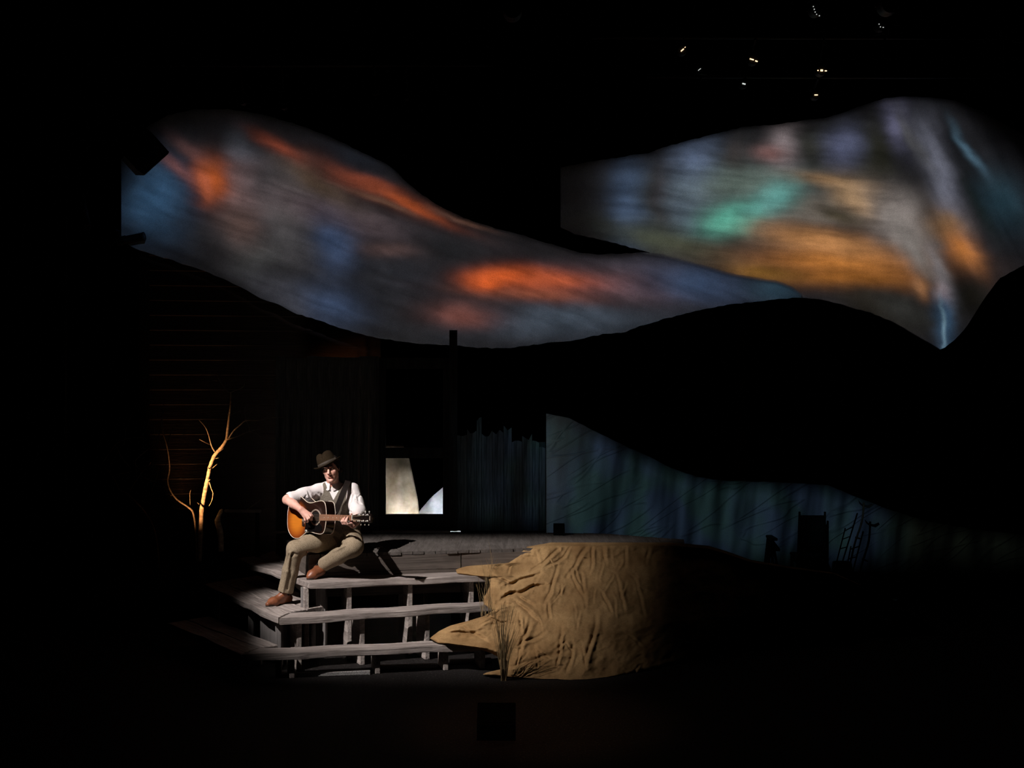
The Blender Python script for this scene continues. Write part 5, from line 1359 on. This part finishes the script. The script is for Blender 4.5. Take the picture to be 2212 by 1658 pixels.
for q, r0, r1, dY in [([(430, 1160), (330, 1060), (270, 1030), (235, 960), (180, 880), (130, 850), (80, 850)], .009, .003, .2), ([(200, 745), (240, 690), (330, 645), (450, 635)], .004, .004, .2), ([(430, 632), (480, 560), (490, 500), (540, 450)], .004, .0015, -.2), ([(240, 690), (290, 790), (345, 855)], .004, .002, .2),
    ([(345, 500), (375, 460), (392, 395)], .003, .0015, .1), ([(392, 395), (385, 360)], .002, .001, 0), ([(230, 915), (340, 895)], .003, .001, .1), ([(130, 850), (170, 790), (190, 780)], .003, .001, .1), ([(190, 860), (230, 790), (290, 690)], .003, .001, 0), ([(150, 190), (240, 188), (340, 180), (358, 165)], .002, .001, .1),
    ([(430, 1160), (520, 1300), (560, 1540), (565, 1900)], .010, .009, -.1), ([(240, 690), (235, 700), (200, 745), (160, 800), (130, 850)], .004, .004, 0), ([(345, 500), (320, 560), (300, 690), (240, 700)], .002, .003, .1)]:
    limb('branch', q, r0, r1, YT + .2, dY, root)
bark = pale_bark
# ground under the trees
vs = []; fs = []; nx, ny = 26, 16
for j in range(ny + 1):
    for i in range(nx + 1):
        x = -4.38 + 1.83 * i / nx; y = 12.9 + 1.35 * j / ny
        e = abs(math.sin(PI * i / nx)) ** 0.4 * abs(math.sin(PI * j / ny)) ** 0.35
        vs.append(Vector((x, y, max(0, 0.56 * e + 0.04 * fbm(x * 2, y * 2)))))
B_ = len(vs)
for k in range(B_): vs.append(Vector((vs[k].x, vs[k].y, -0.001)))
for j in range(ny):
    for i in range(nx):
        a = j * (nx + 1) + i; fs.append((a, a + 1, a + nx + 2, a + nx + 1)); fs.append((B_ + a, B_ + a + nx + 1, B_ + a + nx + 2, B_ + a + 1))
for i in range(nx):
    fs.append((i, B_ + i, B_ + i + 1, i + 1)); a = ny * (nx + 1) + i; fs.append((a, a + 1, B_ + a + 1, B_ + a))
for j in range(ny):
    a = j * (nx + 1); fs.append((a, a + nx + 1, B_ + a + nx + 1, B_ + a)); a += nx; fs.append((a, B_ + a, B_ + a + nx + 1, a + nx + 1))
o = mk('dark_mound', vs, fs, MATS['dark_earth'], smooth=True); props(o, 'dark earth mound under the bare trees at the left of the steps', 'mound')
# broken rail fence beside the tree
root = empty('broken_rail', P(520, 1210, 13.1), 'broken old fence rail with a snapped post right of the bare tree', 'fence')
MB().tube(spline([P(477, 1190, 13.1), P(476, 1150, 13.1), P(470, 1123, 13.08), P(480, 1099, 13.12)], 4), [0.03] * 9 + [0.02] * 3 + [0.008], 8).build('post', bark, root, smooth=True)
MB().box((P(525, 1103, 13.12)), (0.36, 0.05, 0.028), None, 0.005).build('rail', grey_wood, root)
MB().tube([P(534, 1100, 13.12), P(548, 1090, 13.05), P(563, 1079, 13.0)], [0.006, 0.004, 0.002], 6).build('twig', bark, root)
MB().tube([P(556, 1104, 13.12), P(556, 1215, 13.12)], [0.02, 0.025], 8).build('post', dark_prop, root)

# ================================================================== PROPS AT THE RIGHT (before the dune backdrop)
Yp = 14.78
cx_ = P(1752, 829, Yp).x
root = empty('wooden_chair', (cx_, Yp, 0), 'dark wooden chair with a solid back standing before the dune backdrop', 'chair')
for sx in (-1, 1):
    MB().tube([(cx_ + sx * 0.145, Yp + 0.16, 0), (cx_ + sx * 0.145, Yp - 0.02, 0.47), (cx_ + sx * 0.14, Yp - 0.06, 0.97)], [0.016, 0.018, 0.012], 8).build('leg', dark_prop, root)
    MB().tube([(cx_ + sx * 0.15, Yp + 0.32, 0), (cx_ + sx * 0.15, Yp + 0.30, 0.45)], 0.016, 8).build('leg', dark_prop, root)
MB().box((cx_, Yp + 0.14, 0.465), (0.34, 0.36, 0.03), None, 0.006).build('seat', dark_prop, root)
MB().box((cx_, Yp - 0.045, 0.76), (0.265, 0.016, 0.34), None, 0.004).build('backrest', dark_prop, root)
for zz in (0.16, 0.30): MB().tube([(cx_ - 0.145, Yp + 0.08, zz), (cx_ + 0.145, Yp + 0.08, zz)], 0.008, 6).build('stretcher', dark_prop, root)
def crate(x0, x1, ytop, Y, dep, label, ns=4):
    a = P(x0, 829, Y).x; c = P(x1, 829, Y).x; h = P(x0, ytop, Y).z
    root = empty('wooden_crate', ((a + c) / 2, Y, 0), label, 'crate', 'slatted crates before the dune backdrop')
    for x in (a + 0.015, c - 0.015):
        for y in (Y, Y + dep): MB().box((x, y, h / 2), (0.03, 0.03, h), None, 0.003).build('corner_post', dark_prop, root)
    for y in (Y - 0.021, Y + dep + 0.021):
        for k in range(ns): MB().box(((a + c) / 2, y, h * (k + 0.5) / ns), (c - a, 0.010, h / ns * 0.72), None, 0.002).build('slat', crate_m, root)
    MB().box(((a + c) / 2, Y + dep / 2, h * 0.06), (c - a - .03, dep, 0.012)).build('bottom', dark_prop, root)
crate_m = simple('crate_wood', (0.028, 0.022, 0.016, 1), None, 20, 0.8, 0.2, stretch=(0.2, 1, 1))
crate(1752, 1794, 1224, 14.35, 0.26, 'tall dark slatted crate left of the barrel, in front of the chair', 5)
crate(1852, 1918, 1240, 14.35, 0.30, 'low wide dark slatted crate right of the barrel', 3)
xb = P(1819, 829, 14.1).x; zb = P(1819, 1213, 14.1).z
root = empty('wooden_barrel', (xb, 14.1, 0), 'small dark hooped barrel holding long tools, between two crates', 'barrel')
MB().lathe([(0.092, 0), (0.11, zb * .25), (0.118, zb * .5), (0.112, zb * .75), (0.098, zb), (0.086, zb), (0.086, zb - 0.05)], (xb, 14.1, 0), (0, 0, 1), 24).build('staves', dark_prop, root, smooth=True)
for t in (0.1, 0.3, 0.72, 0.92):
    r_ = 0.118 - 0.10 * (t - 0.5) ** 2
    MB().lathe([(r_ - .012, 0), (r_ + 0.003, 0), (r_ + 0.003, 0.02), (r_ - .012, 0.02)], (xb, 14.1, zb * t), (0, 0, 1), 24).build('hoop', black_metal, root, smooth=True)
root = empty('scythe', P(1838, 1215, 14.1), 'long-handled scythe standing up out of the barrel', 'scythe')
MB().tube(spline([P(1835, 1225, 14.1), P(1846, 1175, 14.15), P(1862, 1125, 14.2), P(1866, 1085, 14.25)], 5), 0.011, 7).build('handle', reed_m, root, smooth=True)
MB().tube([P(1848, 1160, 14.17), P(1858, 1163, 14.12)], 0.009, 6).build('grip', reed_m, root)
bl = [P(x, y, 14.24) for x, y in ((1854, 1080), (1862, 1088), (1874, 1091), (1884, 1087), (1886, 1091), (1878, 1097), (1864, 1094), (1857, 1088))]
MB().prism(bl, (0, 0.006, 0)).build('blade', simple('dull_iron', (0.12, 0.10, 0.09, 1), None, 20, 0.5, 0.5, 0.6), root)
root = empty('short_ladder', P(1815, 1212, 14.2), 'short dark wooden ladder leaning in the barrel, left of the scythe', 'ladder')
la, lb, ra_, rb_ = P(1805, 1222, 14.1), P(1826, 1140, 14.3), P(1817, 1222, 14.1), P(1852, 1108, 14.3)
MB().tube([la, lb], 0.008, 6).build('rail', dark_prop, root); MB().tube([ra_, rb_], 0.009, 6).build('rail', dark_prop, root)
for t, t2 in ((0.45, 0.36), (0.7, 0.56), (0.93, 0.74)): MB().tube([la.lerp(lb, t), ra_.lerp(rb_, t2)], 0.006, 6).build('rung', dark_prop, root)
# lantern
xl = P(1933, 829, 14.3)
root = empty('oil_lantern', (xl.x, 14.3, 0), 'small oil lantern on the floor right of the low crate', 'lantern')
MB().lathe([(0.05, 0), (0.055, 0.02), (0.045, 0.05), (0.02, 0.055)], (xl.x, 14.3, 0), (0, 0, 1), 16).build('base', black_metal, root, smooth=True)
glass, nt, b = mat('lantern_glass', 0.08, 0.5); b.inputs['Transmission Weight'].default_value = 0.8; b.inputs['Base Color'].default_value = (0.8, 0.85, 0.8, 1)
MB().lathe([(0.028, 0.055), (0.04, 0.09), (0.04, 0.12), (0.026, 0.16)], (xl.x, 14.3, 0), (0, 0, 1), 16).build('glass_globe', glass, root, smooth=True)
MB().lathe([(0.035, 0.16), (0.03, 0.175), (0.018, 0.20), (0.016, 0.215), (0.001, 0.22)], (xl.x, 14.3, 0), (0, 0, 1), 16).build('cap', black_metal, root, smooth=True)
MB().tube([Vector((xl.x + 0.055 * math.cos(a), 14.3, 0.17 + 0.10 * math.sin(a))) for a in np.linspace(-0.3, PI + 0.3, 14)], 0.0025, 5).build('handle', black_metal, root)
# folding steps
root = empty('folding_steps', P(1674, 1300, 14.7), 'small dark A-frame trestle left of the chair', 'trestle')
for dy in (0, 0.28):
    for (x0, x1) in ((1655, 1667), (1692, 1669)):
        a = P(x0, 829, 14.7); c = P(x1, 829, 14.7)
        MB().tube([(a.x, 14.7 + dy, 0.0), (c.x, 14.7 + dy * .6 + .05, 0.665)], 0.014, 6).build('leg', dark_prop, root)
MB().box((P(1668, 829, 14.8).x, 14.83, 0.67), (0.07, 0.32, 0.03), None, 0.004).build('top_beam', dark_prop, root)
for zz in (0.2, 0.4): MB().tube([(P(1657, 829, 14.7).x + zz * .05, 14.71, zz), (P(1689, 829, 14.7).x - zz * .12, 14.71, zz)], 0.008, 6).build('crossbar', dark_prop, root)
# rag pile
f = Field((3.15, 14.0, 0.0), (3.55, 14.35, 0.16), 0.006)
for k_ in range(14): f.ell((3.20 + 0.022 * k_ + rr.uniform(-.01, .01), 14.17 + rr.uniform(-.06, .06), 0.02 + rr.uniform(0, .05)), (0.045, 0.035, 0.022), None, 0.02)
f.noise(0.004, 90, 8); o = sdf_obj('straw_pile', f, simple('dull_straw', (0.10, 0.08, 0.06, 1), None, 40, 0.95, 0.05, bump=0.5), None, 0)
props(o, 'small pile of dull straw on the floor before the tall crate', 'straw', kind='stuff')

# boxes on the stage
def small_box(px0, px1, ytop, ybot, Y, dep, label, name='floor_monitor'):
    a = P(px0, 829, Y).x; c = P(px1, 829, Y).x; zt_, zb_ = P(px0, ytop, Y).z, P(px0, ybot, Y).z
    root = empty(name, ((a + c) / 2, Y + dep / 2, zb_), label, 'speaker')
    w = c - a; h = zt_ - zb_
    MB().prism([(a, Y, zb_), (a, Y, zb_ + h * .55), (a, Y + dep * .55, zt_), (a, Y + dep, zt_), (a, Y + dep, zb_)], (w, 0, 0)).build('cabinet', black_mask, root)
    d = Vector((0, dep * .55, h * .45)).normalized()
    MB().box(((a + c) / 2, Y + dep * .27 - .004, zb_ + h * .775 + .004), (w * .86, 0.008, math.hypot(dep * .5, h * .45) * .8), Matrix.Rotation(-math.atan2(dep * .55, h * .45), 3, 'X'), 0.002).build('grille', black_mask, root)
zf = 829 + CH * F / 8.9
small_box(1030, 1114, 1537, zf, 8.9, 0.26, 'black wedge monitor box on the stage floor at the front')
ydk = 829 + (CH - ZP) * F / 13.2
small_box(1196, 1220, 1132, ydk, 13.2, 0.10, 'tiny black box on the porch deck right of the plank fence', 'floor_monitor')

# ================================================================== LIGHTING RIG
glow, nt, b = mat('lamp_leak', 0.5, 0.0); b.inputs['Emission Color'].default_value = (1.0, 0.66, 0.36, 1); b.inputs['Emission Strength'].default_value = 2.0; b.inputs['Base Color'].default_value = (0, 0, 0, 1)
glow2, nt, b = mat('lamp_leak_cool', 0.5, 0.0); b.inputs['Emission Color'].default_value = (0.8, 0.85, 0.8, 1); b.inputs['Emission Strength'].default_value = 0.8; b.inputs['Base Color'].default_value = (0, 0, 0, 1)
rim_m = simple('grey_rim', (0.06, 0.06, 0.06, 1), None, 10, 0.3, 0.6, 0.5)
lens_m = simple('lens_glass', (0.02, 0.02, 0.022, 1), None, 80, 0.15, 0.8)
def fixture(px, py, Y, slits, gm, pz, label, tgt=(0.0, 7.0, 2.0), s=0.6, group='stage lights hung from the ceiling pipes'):
    c0 = P(px, py, Y); d = (Vector((c0.x * 0.5, 0.0, 3.6)) - c0).normalized(); c = c0 - d * 0.28 * s; root = empty('stage_light', c, label, 'stage light', group)
    sd = d.cross(Vector((0, 0, 1))).normalized(); up = sd.cross(d)
    R = Matrix((sd, up, -d)).transposed()
    MB().lathe([(0.05 * s, -0.02), (0.09 * s, 0.0), (0.095 * s, 0.12 * s), (0.075 * s, 0.16 * s), (0.072 * s, 0.34 * s), (0.08 * s, 0.345 * s), (0.08 * s, 0.37 * s), (0.066 * s, 0.37 * s)], c - d * 0.1 * s, d, 20).build('lamp_housing', black_metal, root, smooth=True)
    MB().lathe([(0.066 * s, 0), (0.05 * s, 0.006), (0.001, 0.012)], c + d * 0.26 * s, d, 20).build('lens', lens_m, root, smooth=True)
    MB().lathe([(0.075 * s, 0), (0.084 * s, 0), (0.084 * s, 0.006), (0.075 * s, 0.006)], c + d * 0.272 * s, d, 28).build('lens_rim', rim_m, root, smooth=True)
    y1 = c + up * 0.0; top = Vector((c.x, c.y, c.z + 0.17 * s))
    MB().tube([c + sd * 0.11 * s, c + sd * 0.11 * s + Vector((0, 0, 0.12 * s)), top + sd * 0.04 * s, top - sd * 0.04 * s, c - sd * 0.11 * s + Vector((0, 0, 0.12 * s)), c - sd * 0.11 * s], 0.008 * s, 6).build('yoke', black_metal, root)
    MB().tube([top, Vector((c.x, Y - 0.02, pz - 0.03)), Vector((c.x, Y, pz + 0.035))], 0.010, 6).build('clamp', black_metal, root)
    for (ox, oy, w, h, an) in slits:
        w *= 0.9; h *= 0.8
        q = P(px + ox, py + oy, c0.y - 0.012)
        MB().box(q, (w / F * Y, 0.004, h / F * Y), Matrix.Rotation(math.radians(-an), 3, 'Y'), 0).build('vent_slit', gm, root)
def pipe(x0, x1, Y, z, label):
    root = empty('lighting_pipe', ((x0 + x1) / 2, Y, z), label, 'pipe', 'black lighting pipes below the ceiling')
    MB().tube([(x0, Y, z), (x1, Y, z)], 0.025, 12).build('pipe', black_metal, root, smooth=True)
    for t in (0.1, 0.37, 0.63, 0.9):
        x = x0 + (x1 - x0) * t; MB().tube([(x, Y, z), (x, Y, 10.5)], 0.006, 5).build('hanging_cable', black_metal, root)
zA = P(0, -60, 11.5).z; zB = P(0, 80, 13.3).z; zC = P(0, 165, 13.8).z; zD = P(0, 140, 13.9).z
pipe(-4.5, 6.0, 11.5, zA, 'black lighting pipe nearest the front, above the picture top')
pipe(0.8, 5.5, 13.3, zB, 'black lighting pipe above the right sky ribbon, upper of two')
pipe(1.4, 5.5, 13.8, zC, 'black lighting pipe above the right sky ribbon, lower of two')
pipe(-4.2, -0.2, 13.9, zD, 'black lighting pipe above the left sky ribbon')
fixture(1107, 20, 11.5, [], glow, zA, 'stage light at top centre showing a thin rim arc', s=0.9, tgt=(0.0, 2.0, 4.0))
fixture(1765, 20, 11.5, [(-8, -6, 2, 2, 0), (-6, 0, 2, 2.5, 0), (-4, 6, 2, 2, 0), (-1, 11, 2, 2, 0), (5, 14, 2.5, 2, 0)], glow2, zA, 'stage light at the top with a curved row of bright dots')
fixture(1925, 8, 11.5, [], glow, zA, 'stage light in the upper right corner with a faint rim', s=0.9, tgt=(2.5, 2.0, 4.0))
fixture(1905, 55, 13.3, [(-6, -3, 2, 2, 0), (-3, 3, 2, 2, 0), (3, 4, 3, 1.4, 0)], glow2, zB, 'stage light upper right with three faint dots')
fixture(1474, 108, 13.3, [(0, 0, 9, 3, 42), (6, -6, 3, 1.6, 42)], glow, zB, 'stage light with one short orange slanted slit, leftmost of the lit ones', s=0.55)
fixture(1628, 129, 13.3, [(-4, -1, 10, 3, -16), (6, 3, 6, 3, -20)], glow, zB, 'stage light with two tilted amber slits, upper middle', s=0.55)
fixture(1775, 152, 13.3, [(-8, 0, 3, 2.5, 0), (0, 0, 6, 5, 0), (9, 1, 5, 2.5, 0)], glow, zB, 'stage light with three bright slits in a row, brightest of all', s=0.55)
fixture(1511, 150, 13.8, [(0, 0, 8, 1.4, 38)], glow2, zC, 'stage light with a faint grey slanted line', s=0.5)
fixture(1607, 181, 13.8, [(0, 0, 8, 3.4, -14)], glow2, zC, 'stage light with one pale slit above the ribbon', s=0.5)
fixture(1763, 205, 13.8, [(0, 0, 8, 2.6, 0)], glow, zC, 'stage light with one warm slit, lowest of the lit ones', s=0.5)
for (x, y, lb_) in ((523, 218, 'dark stage light above the left ribbon, leftmost of four'), (612, 228, 'dark stage light above the left ribbon, second of four'), (810, 197, 'dark stage light above the left ribbon, third of four'), (878, 208, 'dark stage light above the left ribbon, rightmost of four')):
    fixture(x, y, 13.9, [], glow, zD, lb_, s=0.42, tgt=(-1.2, 5.0, 5.0))
# left boom: vertical pipe with a boxy loudspeaker and two barrel lights in silhouette
Yb = 14.2; xb_ = P(140, 829, Yb).x
root = empty('boom_stand', (xb_, Yb, 0), 'black vertical boom pipe at the far left carrying stage lights', 'stand')
MB().tube([(xb_, Yb, 0.03), (xb_, Yb, 6.2)], 0.03, 12).build('pole', black_metal, root, smooth=True)
MB().lathe([(0.30, 0), (0.30, 0.02), (0.05, 0.04)], (xb_, Yb, 0), (0, 0, 1), 24).build('base', black_metal, root)
for (y_, x1_) in ((521, 262), (300, 300), (455, 190)):
    z_ = P(140, y_, Yb).z; MB().tube([(xb_, Yb, z_), (P(x1_, y_, Yb).x, Yb, z_)], 0.02, 8).build('side_arm', black_metal, root)
c = P(312, 326, Yb)
root = empty('loudspeaker', c, 'black square loudspeaker turned on its corner in silhouette against the left ribbon', 'speaker')
Rb = Matrix.Rotation(math.radians(-42), 3, 'Y')
MB().box(c, (0.36, 0.26, 0.30), Rb, 0.006).build('cabinet', black_mask, root)
MB().box(c + Vector((0, -0.132, 0)), (0.33, 0.01, 0.27), Rb, 0.003).build('grille', black_mask, root)
MB().tube([P(300, 300, Yb), c + Vector((0, 0.14, 0.12)), c + Vector((0, 0.13, 0))], 0.012, 6).build('bracket', black_metal, root)
def barrel_light(A_, B_, r, label):
    root = empty('stage_light', A_, label, 'stage light', 'stage lights on the left boom'); d = (B_ - A_); L = d.length; d.normalize()
    MB().lathe([(r * 0.7, 0), (r, 0.02), (r, L * .55), (r * .88, L * .58), (r * .88, L * .96), (r * .95, L * .97), (r * .95, L), (r * .8, L)], A_, d, 22).build('lamp_housing', black_metal, root, smooth=True)
    MB().lathe([(r * .8, 0), (r * .5, .006), (.001, .01)], A_ + d * (L - .008), d, 20).build('lens', lens_m, root, smooth=True)
    m_ = A_ + d * L * .35; MB().tube([m_ + Vector((0, -r - .01, 0)), m_ + Vector((0, -r - .01, 0.12)), m_ + Vector((0, r + .01, .12)), m_ + Vector((0, r + .01, 0))], 0.008, 6).build('yoke', black_metal, root)
    return root
barrel_light(P(222, 528, Yb + .05), P(312, 510, Yb - .0), 0.050, 'black barrel spotlight pointing right below the loudspeaker')
barrel_light(P(170, 430, Yb - .0), P(188, 492, Yb - .1), 0.060, 'dim grey barrel spotlight at the far left pointing down')
